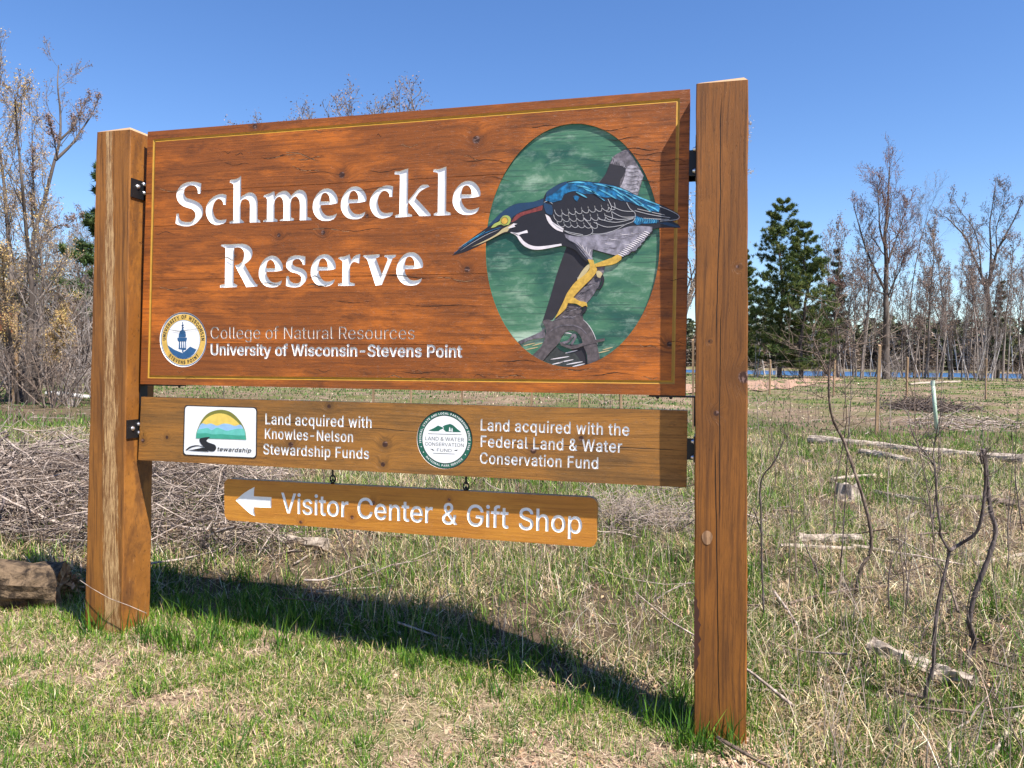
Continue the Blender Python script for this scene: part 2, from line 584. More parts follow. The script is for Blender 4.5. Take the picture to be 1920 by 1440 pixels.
# ---- posts
def post(front, depth, mat, name_label, zbot, parent):
    (tlx, trx, ztl, ztr, blx, brx) = front
    m = MB(); secs = 30; ch = .004
    rings = []
    for i in range(secs + 1):
        t = i / secs
        z = zbot + (ztl - zbot) * t
        xl = blx + (tlx - blx) * t; xr = brx + (trx - brx) * t
        w = [.0012 * math.sin(i * 1.7 + k * 2.1) + .0009 * math.sin(i * .63 + k) for k in range(8)]
        y0, y1 = YF, YF + depth
        ring = [(xl + ch + w[0], y0), (xr - ch + w[1], y0), (xr + w[2], y0 + ch), (xr + w[2], y1 - ch), (xr - ch, y1), (xl + ch, y1), (xl + w[3], y1 - ch), (xl + w[3], y0 + ch)]
        rings.append([(a, b, z) for a, b in ring])
    cx = (tlx + trx) / 2; cy = YF + depth / 2
    vs = [p for r in rings for p in r]
    fs = [(i*8+k, i*8+(k+1) % 8, (i+1)*8+(k+1) % 8, (i+1)*8+k) for i in range(secs) for k in range(8)]
    m.add(vs, fs, 0)
    top = rings[-1]
    ins = [(cx + (a - cx) * .86, cy + (b - cy) * .86, c + .010 + .004 * (a - cx) * 10) for a, b, c in top]
    m.add(top + ins, [(k, (k+1) % 8, 8+(k+1) % 8, 8+k) for k in range(8)] + [tuple(range(8, 16))], 1)
    return m.build("post", [mat, M_end], parent, smooth=False, label=name_label)

lt, lb = pl(181, 243, YF), pl(158, 1188, YF)
rt_, rb_ = pl(245, 237, YF), pl(229, 1165, YF)
def slope_at(p, q, z): return p[0] + (q[0] - p[0]) * (z - p[1]) / (q[1] - p[1])
zl = lt[1] - .012
k = lambda px, py: pl(px, py, YF)
kn = lambda px, py, r: (k(px, py)[0], k(px, py)[1], r)
M_postL = wood("left_post_wood", (.32, .125, .022), (.20, .076, .015), (.075, .028, .008), 'Z', seed=3.1, wear=.25, rough=.5,
               streak=(k(206, 700)[0], .050, .125, 2.45, (.60, .375, .17), (.17, .070, .020)), speck=.35, tone_scale=.6)
M_postR = wood("right_post_wood", (.29, .108, .020), (.20, .075, .015), (.080, .030, .009), 'Z', seed=8.3, wear=.3, rough=.5,
               knots=[kn(1343, 775, .010), kn(1396, 707, .022), kn(1383, 500, .006), kn(1330, 640, .004)],
               cracks=[(k(1350, 660)[1], k(1350, 165)[1], k(1344, 400)[0], 0.004, .03, .0022),
                       (k(1350, 1000)[1], k(1350, 560)[1], k(1357, 800)[0], -0.012, .028, .0020),
                       (k(1350, 1370)[1], k(1350, 820)[1], k(1339, 1150)[0] + .030, -0.034, .02, .0026)], speck=.45, tone_scale=.6)
PL = (slope_at(lt, lb, zl), slope_at(rt_, rb_, zl), zl, zl, slope_at(lt, lb, -.25), slope_at(rt_, rb_, -.25))
postL = post(PL, .185, M_postL, "left post with bleached peeling wood down its front", -.25, sign)
a1, a2, b1, b2 = pl(1305, 152, YF), pl(1301, 1370, YF), pl(1403, 143, YF), pl(1400, 1415, YF)
zr = a1[1] - .010
PR = (slope_at(a1, a2, zr), slope_at(b1, b2, zr), zr, zr, slope_at(a1, a2, -.25), slope_at(b1, b2, -.25))
postR = post(PR, .185, M_postR, "right post, smoother, with one long drying crack", -.25, sign)
# knot plug on the right post and the split along its left arris
kx, kz = k(1326, 1008)
m = MB()
ring = [(kx + .0195 * math.cos(t) * (1 + .07 * math.sin(3 * t)), YF - .0016, kz + .027 * math.sin(t)) for t in np.linspace(0, 2 * math.pi, 24, endpoint=False)]
m.add(ring + [(kx, YF - .0024, kz)], [(i, (i+1) % 24, 24) for i in range(24)])
M_plug = wood("pale_knot", (.40, .23, .12), (.22, .11, .05), (.09, .04, .02), 'Z', seed=2, wear=.3)
m.build("knot", M_plug, postR)
def sliver(px, y0, y1, wpx, wob):
    m = MB(); vs = []
    n = 16
    for i in range(n + 1):
        t = i / n
        w = wpx * math.sin(math.pi * t) ** .5 * (1 + .35 * math.sin(i * 2.3))
        a, b = k(px, y0 + (y1 - y0) * t), k(px + w + .5, y0 + (y1 - y0) * t)
        vs += [(a[0] - .002, YF - .0012, a[1]), (b[0], YF - .0012, b[1])]
    m.add(vs, [(2*i, 2*i+1, 2*i+3, 2*i+2) for i in range(n)])
    return m
M_split = plain("dark_split_wood", (.055, .016, .008), .8)
sliver(1302.5, 1117, 1262, 9, 1).build("split", M_split, postR)

# ---- main board: a front layer of planks pierced by the carving, on a core
TL, TR, BR, BL = pl(277, 247), pl(1294, 167), pl(1285, 742), pl(263, 720)
T_PLATE = .0066
panel = bpy.data.objects.new("main_board", None)   # replaced below by the core mesh
bpy.data.objects.remove(panel)
M_panel = wood("panel_wood", (.56, .155, .018), (.27, .078, .014), (.055, .020, .009), 'X', seed=0.4, wear=.72, rough=.48, fade=(1.35, 1.9, .10),
               knots=[pl(893, 262) + (.016,), pl(641, 328) + (.014,), pl(523, 441) + (.009,), pl(606, 436) + (.010,), pl(876, 505) + (.012,), pl(688, 404) + (.008,), pl(1255, 645) + (.010,), pl(478, 237) + (.012,), pl(440, 480) + (.007,)],
               speck=.9)
core = MB()
def slab(quad, y0, y1, mi=0, mb=None):
    (a, b, c, d) = quad
    vs = [(q[0], y0, q[1]) for q in quad] + [(q[0], y1, q[1]) for q in quad]
    return (mb or MB()).add(vs, [(0, 1, 2, 3)[::-1], (4, 5, 6, 7), (0, 4, 5, 1)[::-1], (1, 5, 6, 2)[::-1], (2, 6, 7, 3)[::-1], (3, 7, 4, 0)[::-1]], mi)
def inset(quad, d):
    (tl, tr, br, bl) = quad
    return ((tl[0]+d, tl[1]-d), (tr[0]-d, tr[1]-d), (br[0]-d, br[1]+d), (bl[0]+d, bl[1]+d))
PANEL = (TL, TR, BR, BL)
slab(inset(PANEL, .001), YP + T_PLATE + .0006, YP + .072, 0, core)
board = core.build("main_board", M_panel, sign)

GO = (pl(287, 261), pl(1275, 184), pl(1265, 720), pl(277, 709))
GI = inset(GO, .0135)

# carved letters, traced from the photograph
A, B_, C_, D_, E_, F_, G_ = [q_conv(ox, oy, 12) for ox, oy in ((320,320),(480,320),(620,310),(750,300),(400,440),(530,440),(650,440))]
letters = []
def L1(s, conv, *holes, shift=None):
    ps = [trace(s, conv)] + [trace(h, conv) for h in holes]
    if shift: ps = [[(x * shift[2] + shift[0], y * shift[2] + shift[1]) for x, y in p] for p in ps]
    letters.append(ps); return ps
S_ = "*690,285 *672,515 *615,515 605,430 580,370 530,340 460,328 390,345 325,400 300,470 310,550 360,610 450,640 580,690 680,770 725,880 715,1000 650,1100 560,1190 430,1245 300,1248 190,1225 *110,1185 *135,965 *185,960 190,1050 220,1110 290,1145 380,1155 470,1140 530,1080 560,1000 545,930 490,870 400,840 290,800 190,720 140,620 135,500 180,400 260,310 370,260 500,245 600,258"
c_ = "*1255,545 *1240,770 *1185,765 1175,700 1130,650 1070,635 1000,690 950,820 960,950 1010,1060 1080,1105 1160,1105 *1255,1090 1240,1150 1160,1195 1050,1222 950,1200 860,1120 800,980 795,850 830,740 900,640 1000,565 1100,528 1190,525"
h_ = "*1345,205 1450,190 1530,160 *1585,110 *1580,590 1640,550 1720,500 1800,485 1880,520 1935,600 *1955,720 *1955,1085 *2015,1125 *2010,1165 *1780,1165 *1785,760 1765,680 1710,640 1650,640 1600,670 *1572,740 *1575,1090 *1645,1140 *1640,1170 *1330,1185 *1320,1150 *1410,1110 *1415,310 1380,285 *1330,270"
m_ = "*165,575 *190,545 300,510 *410,455 *430,580 500,500 590,460 680,455 750,510 *790,570 850,500 930,440 1010,430 1090,470 1140,560 *1155,700 *1155,1040 *1245,1070 *1240,1110 *985,1115 *990,760 970,650 910,580 850,590 800,640 *785,700 *785,1050 *850,1075 *850,1120 *540,1130 *535,1105 *615,1075 *620,760 600,650 550,590 500,590 440,640 *415,700 *415,1070 *485,1100 *480,1145 *165,1150 *165,1120 *245,1080 *250,640 230,610 *180,590"
e_ = "*1835,728 1700,758 *1450,775 1462,850 1500,930 1570,1000 1650,1018 1730,1005 *1820,960 1790,1040 1700,1110 1580,1130 1450,1110 1350,1030 1285,900 1280,760 1310,640 1380,520 1480,430 1600,398 1710,430 1800,530 1840,640"
eh = "*1455,690 1462,600 1500,520 1560,495 1620,530 1655,600 *1662,690"
k_ = "*1445,140 1560,130 1640,100 *1745,70 *1735,760 *1745,795 1880,630 2040,450 *2180,430 *2225,480 2120,520 2000,600 *1910,730 2100,930 *2250,1100 *2250,1140 *2000,1140 *1750,820 *1738,870 *1740,1080 *1830,1110 *1830,1150 *1460,1175 *1445,1130 *1545,1090 *1560,230 1540,212 *1440,205"
l_ = "*760,210 880,200 960,175 *1045,140 *1035,1150 *1140,1190 *1135,1240 *765,1250 *760,1205 *850,1170 *860,310 840,285 *750,270"
R_ = "*175,255 *190,220 400,213 *560,207 680,208 780,240 860,320 880,430 850,530 780,610 *700,665 *870,970 *960,1110 *1000,1115 *990,1165 *745,1180 *490,690 *520,680 600,650 670,570 695,470 690,380 640,310 *560,285 *470,295 *455,1090 *540,1130 *530,1180 *155,1190 *150,1135 *260,1110 *275,310 250,285"
s_ = "*515,490 *505,680 *460,680 440,620 400,570 340,545 270,560 225,610 230,670 280,710 380,740 470,780 535,850 550,930 530,1020 470,1100 390,1165 280,1185 160,1175 *75,1150 *85,935 *135,930 150,1010 190,1060 260,1090 340,1090 400,1050 420,970 390,910 310,870 200,840 110,770 80,690 100,590 160,510 260,470 370,465"
r_ = "*1250,530 *1280,505 1400,485 *1505,440 *1540,590 1580,520 1650,460 *1750,430 *1725,650 *1660,620 1600,612 1550,650 *1515,720 *1510,1065 *1625,1100 *1620,1150 *1250,1150 *1245,1105 *1340,1080 *1350,600 1320,575"
v_ = "*365,490 *390,460 *745,440 *740,500 *660,530 *795,890 *925,560 *915,520 *850,500 *860,460 *1110,450 *1105,500 *1035,530 *790,1130 *650,1145 *470,570 430,530"
L1(S_, A); L1(c_, A); L1(h_, A); L1(m_, B_)
e1 = L1(e_, B_, eh)
c1 = letters[1]
def shifted(src, px, py):
    x0, y0, x1, y1 = bbox(src)
    t = pl(px, py)
    letters.append([[(x - x0 + t[0], y - y0 + t[1]) for x, y in p] for p in src])
shifted(e1, 639, 412.1); shifted(c1, 693.2, 410.4)
L1(k_, C_); L1(l_, D_); shifted(e1, 848.5, 404.2)
L1(R_, E_); shifted(e1, 485.4, 539.2); L1(s_, F_); shifted(e1, 582.7, 537.5); L1(r_, F_); L1(v_, G_); shifted(e1, 743.2, 535.8)
names = "SchmeeckleReserve"
small1 = text_line("College of Natural Resources", 395.3, 777.7, 635, 22.5, bold=-.004, spacing=1.0)
small2 = text_line("University of Wisconsin-Stevens Point", 395.3, 867, 665, 20, bold=.022, spacing=1.02)
# oval opening
ol, orr, ot, ob = pl(911, 455), pl(1237, 470), pl(1073, 232), pl(1070, 688)
OC = ((ol[0] + orr[0]) / 2, (ot[1] + ob[1]) / 2); ORX = (orr[0] - ol[0]) / 2; ORZ = (ot[1] - ob[1]) / 2
oval = [(OC[0] + ORX * math.cos(t), OC[1] + ORZ * math.sin(t)) for t in np.linspace(0, 2 * math.pi, 96, endpoint=False)]
seal_c = pl(343.3, 636.7); seal_r = (pl(343, 585)[1] - pl(343, 688)[1]) / 2
def circle(c, r, n=64): return [(c[0] + r * math.cos(t), c[1] + r * math.sin(t)) for t in np.linspace(0, 2 * math.pi, n, endpoint=False)]

cuts = [([p for L in letters for p in L], 'eo', 1), (small1, 'nz', 1), (small2, 'nz', 1), ([oval], 'nz', 3), ([list(GO), list(GI)], 'eo', 2), ([circle(seal_c, seal_r)], 'nz', 1)]
vs, fs, ms = pierced(list(PANEL), cuts, YP, T_PLATE)
seams = [pl(330, 360)[1], pl(330, 423)[1], pl(500, 521)[1], pl(820, 646)[1]]
def to_bm(vs, fs, ms):
    bm = bmesh.new(); bv = [bm.verts.new(v) for v in vs]
    for f, m_ in zip(fs, ms):
        try: bm.faces.new([bv[i] for i in f]).material_index = m_
        except Exception: pass
    return bm
bm = to_bm(vs, fs, ms)
edges_z = [TL[1] + 1.0] + seams + [BL[1] - 1.0]
for i in range(len(edges_z) - 1):
    hi_, lo_ = edges_z[i], edges_z[i + 1]
    b2 = bm.copy()
    gap = .0009
    for co, no in ((hi_ - gap, 1), (lo_ + gap, -1)):
        bmesh.ops.bisect_plane(b2, geom=b2.verts[:] + b2.edges[:] + b2.faces[:], plane_co=(0, 0, co), plane_no=(0, 0, no), clear_outer=True, dist=1e-7)
    off = Vector((0, [0.0, .0004, -.0003, .0002, -.0002][i], 0))
    bw = parent_world(board)
    for v in b2.verts: v.co = v.co + off - bw
    me = bpy.data.meshes.new("plank"); b2.to_mesh(me); b2.free()
    for mt in (M_panel, M_letter, M_yellow, M_dgreen): me.materials.append(mt)
    link("plank", me, board)
bm.free()
# painted floors of the carving
for ch, L in zip(names, letters):
    v, f = fill(L, YP + .0047, .002)
    MB().add(v, f).build("letter", M_letter, board)
for tx in (small1, small2):
    v, f = fill(tx, YP + .0028 if tx is small1 else YP + .0032, .002, 'nz')
    MB().add(v, f).build("lettering", paint("worn_white", (.50, .40, .33), .6, .6, 160) if tx is small1 else paint("chipped_white", (.74, .72, .70), .55, .35, 160), board)
mb = MB()
for (a, b, c, d) in ((GO[0], GO[1], GI[1], GI[0]), (GO[1], GO[2], GI[2], GI[1]), (GO[2], GO[3], GI[3], GI[2]), (GO[3], GO[0], GI[0], GI[3])):
    # V groove: two faces meeting in the middle, deepest there
    m1 = ((a[0] + d[0]) / 2, (a[1] + d[1]) / 2); m2 = ((b[0] + c[0]) / 2, (b[1] + c[1]) / 2)
    mb.add([(a[0], YP + .0012, a[1]), (b[0], YP + .0012, b[1]), (m2[0], YP + .0045, m2[1]), (m1[0], YP + .0045, m1[1])], [(3, 2, 1, 0)])
    mb.add([(d[0], YP + .0012, d[1]), (c[0], YP + .0012, c[1]), (m2[0], YP + .0045, m2[1]), (m1[0], YP + .0045, m1[1])], [(0, 1, 2, 3)])
mb.build("border_groove", M_yellow, board)

# drying cracks in the stained face, some with a painted lit splinter edge
M_crack = plain("crack_shadow", (.020, .009, .005), .9)
M_lit_edge = plain("painted_lit_splinter", (.50, .27, .13), .7)  # paler colour standing in for sunlight on a crack's splintered lower edge
def cracks_on(lines, parent, Y=YP, seedn=1):
    rc = random.Random(seedn)
    for (x0, x1, y0, y1, w, hi) in lines:
        m = MB(); n = 14; top, bot = [], []
        for i in range(n + 1):
            t_ = i / n
            a_ = pl(x0 + (x1 - x0) * t_, y0 + (y1 - y0) * t_ + 2.2 * math.sin(t_ * 7 + x0) + rc.uniform(-.5, .5), Y)
            ww = 1.3 * w * math.sin(math.pi * min(1, max(.03, t_))) ** .6 * rc.uniform(.45, 1.2)
            top.append((a_[0], Y - .0005, a_[1] + ww / 2)); bot.append((a_[0], Y - .0005, a_[1] - ww / 2))
        m.add(top + bot, [(i, n+1+i, n+2+i, i+1) for i in range(n)], 0)
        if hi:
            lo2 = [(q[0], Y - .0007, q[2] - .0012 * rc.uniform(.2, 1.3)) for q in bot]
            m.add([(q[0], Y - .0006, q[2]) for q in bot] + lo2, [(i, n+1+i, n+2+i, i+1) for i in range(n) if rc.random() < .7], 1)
        m.build("drying_crack", [M_crack, M_lit_edge], parent)
CR = [(490, 560, 296, 290, .0030, 1), (536, 600, 283, 300, .0026, 1), (545, 608, 300, 294, .0024, 1), (545, 598, 313, 322, .0022, 1), (420, 470, 306, 309, .0018, 0), (868, 960, 300, 303, .0024, 0), (870, 902, 293, 298, .002, 1), (560, 640, 322, 326, .0016, 0),
      (690, 760, 322, 318, .0022, 0), (300, 345, 356, 358, .002, 1), (290, 330, 437, 437, .002, 0), (560, 655, 428, 432, .0022, 1), (640, 720, 432, 430, .0022, 0), (410, 440, 483, 486, .0024, 1), (580, 605, 519, 520, .003, 0), (700, 820, 516, 520, .0026, 0), (575, 620, 535, 534, .004, 1), (820, 890, 521, 526, .002, 1),
      (300, 352, 541, 541, .0022, 1), (480, 540, 532, 533, .002, 1), (300, 380, 618, 619, .0018, 0), (600, 700, 566, 565, .0016, 0), (760, 900, 571, 575, .0018, 0), (930, 1010, 676, 678, .003, 0), (1040, 1110, 694, 691, .0028, 1), (1100, 1190, 702, 700, .0026, 0), (930, 985, 704, 706, .0026, 1), (740, 830, 697, 699, .0022, 0),
      (1130, 1200, 262, 258, .0022, 0), (1165, 1240, 280, 279, .0028, 0), (1180, 1250, 289, 288, .0022, 0), (1190, 1246, 300, 301, .002, 0), (1190, 1240, 341, 339, .002, 0), (1110, 1180, 245, 240, .0018, 0), (1200, 1232, 646, 652, .0026, 1), (900, 960, 330, 338, .0018, 0), (660, 740, 356, 352, .0018, 0), (980, 1050, 238, 236, .0016, 0), (1252, 1290, 300, 300, .0018, 0), (1250, 1288, 524, 524, .0018, 0), (1245, 1286, 640, 643, .0018, 0)]
CR = [c_ for c_ in CR]
rq = random.Random(19)
for _ in range(70):                                   # short dark checks, thickest along the bottom edge
    yy = rq.choice((rq.uniform(660, 712), rq.uniform(210, 712))); xx = rq.uniform(300, 1225); L_ = rq.uniform(8, 34)
    top_ = 252 - (xx - 277) * .0787 + 14
    if yy < top_ or (abs(xx + L_ / 2 - 1073) < 172 and 225 < yy < 695): continue
    if 320 < xx + L_ and xx < 905 and 300 < yy < 560: continue
    if xx < 880 and 575 < yy < 695: continue
    CR.append((xx, xx + L_, yy, yy + rq.uniform(-1, 1), rq.uniform(.0012, .0026), rq.random() < .35))
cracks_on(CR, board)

# ---- oval picture
t = NT("painted_green_water")
p = t.pos()
n1 = t.noise(t.vscale(p, (2.2, 2, 6.0), (.3, 0, 1.1)), 1, 8, .60, .7)
n2 = t.noise(t.vscale(p, (14, 9, 30)), 1, 5, .7, .3)
n3 = t.noise(t.vscale(p, (5, 9, 140)), 1, 3, .6)
c = t.mix(t.mapr(n1, .38, .56), (.012, .085, .060), (.060, .180, .100))
c = t.mix(t.mapr(n1, .545, .70), c, (.38, .50, .37))
c = t.mix(t.math('MULTIPLY', t.mapr(n2, .48, .75), .4), c, (.40, .52, .42))
c = t.mix(t.math('MULTIPLY', t.mapr(n2, .25, .45, 1, 0), .35), c, (.03, .11, .10))
c = t.mix(t.math('MULTIPLY', t.mapr(n3, .58, .62), .55), c, (.02, .06, .05))
t.put(t.b.inputs["Base Color"], c); t.b.inputs["Roughness"].default_value = .5
t.bump(n3, .3, .001)
M_green = t.mat
q1, q2, q3, q4 = q_conv(820, 220, 6), q_conv(1040, 220, 6), q_conv(820, 430, 5.144), q_conv(1040, 430, 5.143)
v, f = fill([oval], YP + T_PLATE - .0004, .001)
MB().add(v, f).build("oval_ground", M_green, board)
pm = {
 'black': paint("heron_black", (.014, .012, .018), .5), 'navy': paint("heron_navy", (.012, .045, .105), .5),
 'blue': paint("heron_blue", (.008, .15, .34), .5, .75, 45), 'cyan': paint("heron_cyan", (.10, .42, .60), .5, .5, 45),
 'white': paint("heron_white", (.74, .68, .70), .5), 'rufous': paint("heron_rufous", (.22, .040, .035), .5, .4, 60),
 'lime': paint("heron_lore", (.38, .44, .10), .5), 'gold': paint("heron_leg", (.62, .38, .06), .5, .25, 60),
 'cream': paint("heron_cream", (.52, .42, .22), .5), 'grey': paint("heron_grey", (.27, .25, .30), .55, .5, 40),
 'bark': paint("stump_grey", (.15, .13, .15), .6, .6, 50), 'barkl': paint("stump_light", (.36, .33, .37), .6, .55, 60),
 'dark': paint("stump_dark", (.022, .019, .026), .6), 'water': paint("ripple_dark", (.045, .050, .048), .5, .4, 50),
 'line': paint("feather_line", (.44, .43, .44), .5), 'root': paint("root_brown", (.105, .085, .090), .6, .4, 60)}
keys = list(pm); mats_h = [pm[q] for q in keys]
def layer(mb, polys, col, y0, thick=.0004):
    v, f = fill(polys, y0, thick); mb.add(v, f, keys.index(col))
def ribbon(mb, pts, w, col, y0, taper=False):
    pts = [np.array(q) for q in pts]
    # resample smoothly
    fine = []
    n = len(pts)
    for i in range(n - 1):
        p0 = pts[i-1] if i else pts[0]; p3 = pts[min(i+2, n-1)]
        for kk in range(5):
            tt = kk / 5
            fine.append(.5 * ((2*pts[i]) + (-p0+pts[i+1])*tt + (2*p0-5*pts[i]+4*pts[i+1]-p3)*tt*tt + (-p0+3*pts[i]-3*pts[i+1]+p3)*tt**3))
    fine.append(pts[-1])
    vs = []
    N = len(fine)
    for i, q in enumerate(fine):
        d = fine[min(i+1, N-1)] - fine[max(i-1, 0)]
        d = d / (np.linalg.norm(d) + 1e-9)
        ww = w * (max(.12, math.sin(math.pi * (i + .3) / N) ** .7) if taper else 1)
        nn = np.array([-d[1], d[0]]) * ww / 2
        vs += [(q[0]+nn[0], y0, q[1]+nn[1]), (q[0]-nn[0], y0, q[1]-nn[1])]
    mb.add(vs, [(2*i, 2*i+1, 2*i+3, 2*i+2) for i in range(N-1)], keys.index(col))

# stump and roots (a lower relief)
YT = YP + .0024
st = MB()
def seq(s, conv): return [conv(*map(float, w.lstrip('*').split(','))) for w in s.split()]
layer(st, [trace("*1250,150 1340,150 1450,320 1370,440 1290,600 1215,720 *1110,870 *1010,895 1090,640 1160,400", q3)], 'dark', YT + .003, .004)
layer(st, [trace("*780,365 *830,355 *1000,650 *935,880 *720,800 *480,745 600,600 650,450", q2)], 'bark', YT, .006)
layer(st, [trace("*800,580 830,545 880,540 940,570 *1000,660 960,760 *930,875 850,860 *725,800 760,740 790,650", q2)], 'barkl', YT - .0006)
layer(st, [trace("*620,520 700,540 800,560 770,660 740,700 *730,790 *500,735 580,620", q2)], 'dark', YT - .0005)
for a, b in ((560, 30), (600, 10), (650, 25), (700, -5), (740, 15), (790, 5), (830, 20)):
    ribbon(st, seq(f"{800-b},{a} 860,{a+18} 930,{a+8} {965-(a-560)//6},{a+30}", q2), .0016, 'dark', YT - .0013, True)
for a in range(9):
    ribbon(st, seq(f"{640+a*16},{440+a*7} {655+a*17},{470+a*12} {640+a*20},{520+a*5}", q2), .0022, 'barkl', YT - .0012, True)
layer(st, [trace("*1400,440 *1480,360 *1615,345 1600,430 1560,540 1490,650 *1430,720 *1300,660 1350,560", q3)], 'bark', YT + .001, .005)
for a in range(26):
    x, y = 1340 + rng.random() * 200, 420 + rng.random() * 260
    if x - 1340 > (760 - y) * .75: continue
    ribbon(st, seq(f"{x},{y} {x+18},{y-16} {x+44},{y-20}", q3), .0022, ('barkl', 'dark')[a % 2], YT + .0002, True)
layer(st, [trace("*1010,1275 *1130,1125 1250,1190 *1400,1120 *1450,1310 1300,1345 1150,1325", q3)], 'water', YT + .0036, .002)
for x, y, w_ in ((1180, 1240, 90), (1240, 1270, 70), (1320, 1290, 80), (1290, 1180, 60), (1160, 1290, 60), (1360, 1310, 60), (880, 1110, 60), (900, 1150, 70), (960, 1110, 50), (1600, 1180, 60), (1640, 1150, 50)):
    ribbon(st, seq(f"{x-w_},{y+14} {x},{y} {x+w_},{y-14}", q3), .0045, 'white' if x < 1500 and x > 1000 else 'cream', YT + .0030, True)
layer(st, [trace("*1240,1110 *1420,1110 *1445,1310 1420,1310 1330,1200", q3)], 'dark', YT + .0033, .001)
roots = trace("*1012,885 1060,868 1110,885 1150,850 1215,750 *1260,712 *1390,745 1405,860 1450,920 1500,1000 1530,1080 *1568,1250 *1450,1310 1440,1200 1410,1130 1380,1030 1320,975 1250,980 1200,1030 1180,1080 1150,1120 1100,1170 *1012,1275 *915,1215 1000,1130 1040,1040 1045,970", q3)
layer(st, [roots], 'root', YT - .001, .008)
ribbon(st, seq("1120,880 1180,860 1260,850 1330,865", q3), .004, 'bark', YT - .0016, True)
ribbon(st, seq("1060,1010 1120,960 1200,930 1290,925 1380,950 1440,1010", q3), .006, 'bark', YT - .0016, True)
ribbon(st, seq("1405,870 1460,925 1510,1010 1545,1110", q3), .0022, 'white', YT - .0018, True)
ribbon(st, seq("1180,1100 1260,1080 1310,1020 1330,1040 1290,1110", q3), .010, 'bark', YT + .001, False)
ribbon(st, seq("1225,1000 1260,1000 1300,1010", q3), .003, 'white', YT + .0008, True)
layer(st, [trace("*780,1080 990,990 *1030,950 *1045,1045 900,1065 *805,1108", q3)], 'bark', YT - .0012, .006)
layer(st, [trace("*1175,1085 1290,1122 1420,1090 *1612,1048 *1612,1075 1420,1120 1300,1155 *1195,1120", q3)], 'root', YT - .002, .004)
for a in range(14):
    x, y = 1230 + rng.random() * 150, 745 + rng.random() * 110
    ribbon(st, seq(f"{x-30},{y} {x},{y+8} {x+34},{y-3}", q3), .0018, ('barkl', 'dark')[a % 2], YT - .0017, True)
st.build("stump_relief", mats_h, board)

# heron (highest relief)
YH = YP - .0010
hb = MB()
body = ("*q3:145,252 q3:300,205 q3:470,122 q3:560,75 *q3:620,48 q3:700,30 q3:755,60 q3:800,120 q3:850,168 q3:920,192 q3:1000,192 *q3:1220,158 q3:1330,200 q3:1400,280 *q3:1450,320 *q3:1500,300 "
        "q4:360,260 *q4:365,195 *q4:550,250 *q4:640,262 *q4:655,278 *q4:690,240 *q4:715,250 *q4:745,212 *q4:780,222 *q4:790,180 *q4:825,175 *q4:830,140 *q4:860,130 *q4:850,100 *q4:895,85 *q4:890,50 *q4:940,40 *q4:945,12 *q2:1105,1258 *q2:1180,1242 *q2:1420,1242 *q2:1395,1208 *q2:1325,1170 q2:1375,1150 *q2:1400,1105 q2:1380,1080 q2:1250,1008 q2:1120,955 q2:940,885 q2:780,805 q2:640,755 q2:480,732 q2:280,712 q1:1540,712 q1:1400,735 q1:1300,790 q1:1230,840 *q1:1195,910 q1:1080,950 q1:900,970 q1:790,1020 q1:700,1090 q1:620,1170 *q1:560,1240 q1:430,1330 q1:300,1432")
def multi(s, steps=4):
    out = []
    mp = {'q1': q1, 'q2': q2, 'q3': q3, 'q4': q4}
    for w in s.split():
        cflag = w[0] == '*'
        kq, ab = w.lstrip('*').split(':'); a, b = map(float, ab.split(','))
        out.append((mp[kq](a, b), cflag))
    return smooth_poly(out, steps)
layer(hb, [multi(body)], 'black', YH, .0075)
h1, h2, h3, h4 = YH - .0005, YH - .0009, YH - .0013, YH - .0017
layer(hb, [trace("*560,1240 620,1170 700,1092 790,1022 900,972 1080,952 *1195,915 *1190,990 1100,1012 960,1055 850,1120 800,1180 *740,1110 650,1190", q1)], 'navy', h1)
layer(hb, [trace("*830,1180 900,1090 1050,1040 *1190,985 *1180,1045 1050,1078 950,1112 870,1170", q1)], 'rufous', h1)
layer(hb, [trace("*605,1245 640,1200 700,1170 740,1112 800,1108 828,1150 800,1210 740,1205 690,1212 650,1235", q1)], 'lime', h2)
ec = q1(757, 1165); pxr = (q1(807, 1165)[0] - ec[0])
for rr, cc, hh in ((1.0, 'lime', h2 - .0003), (.82, 'black', h3), (.72, 'gold', h3 - .0005), (.42, 'black', h4)):
    layer(hb, [circle(ec, pxr * rr, 28)], cc, hh)
layer(hb, [trace("*735,1255 *860,1193 *902,1200 870,1215 *880,1232 820,1248 *790,1285 740,1298 650,1345 545,1398 *380,1462 540,1385 655,1322", q1)], 'cream', h2)
layer(hb, [trace("*790,1250 *860,1193 *902,1200 870,1215 *880,1232 820,1248", q1)], 'white', h3)
layer(hb, [trace("*820,1290 900,1300 *1010,1268 *1020,1300 950,1312 *910,1332", q1)], 'white', h2)
layer(hb, [trace("*816,1295 886,1330 933,1400 991,1455 1073,1486 1166,1488 *1400,1443 *1395,1422 1160,1452 1060,1442 980,1398 930,1340 880,1308", q1)], 'white', h2)
ribbon(hb, seq("190,1530 330,1430 480,1330 640,1262 720,1240", q1), .0035, 'blue', h2, True)
ribbon(hb, seq("240,1470 380,1380 540,1280", q1), .0025, 'cyan', h2, True)
ribbon(hb, seq("260,1500 400,1410 560,1320 700,1262", q1), .0020, 'line', h3, True)
layer(hb, [trace("*1215,1090 1262,1120 1300,1180 *1422,1252 *1412,1292 1330,1260 1250,1180", q1)], 'white', h2)
ribbon(hb, seq("1200,960 1230,945 1270,955 1300,975", q1), .003, 'line', h2, True)
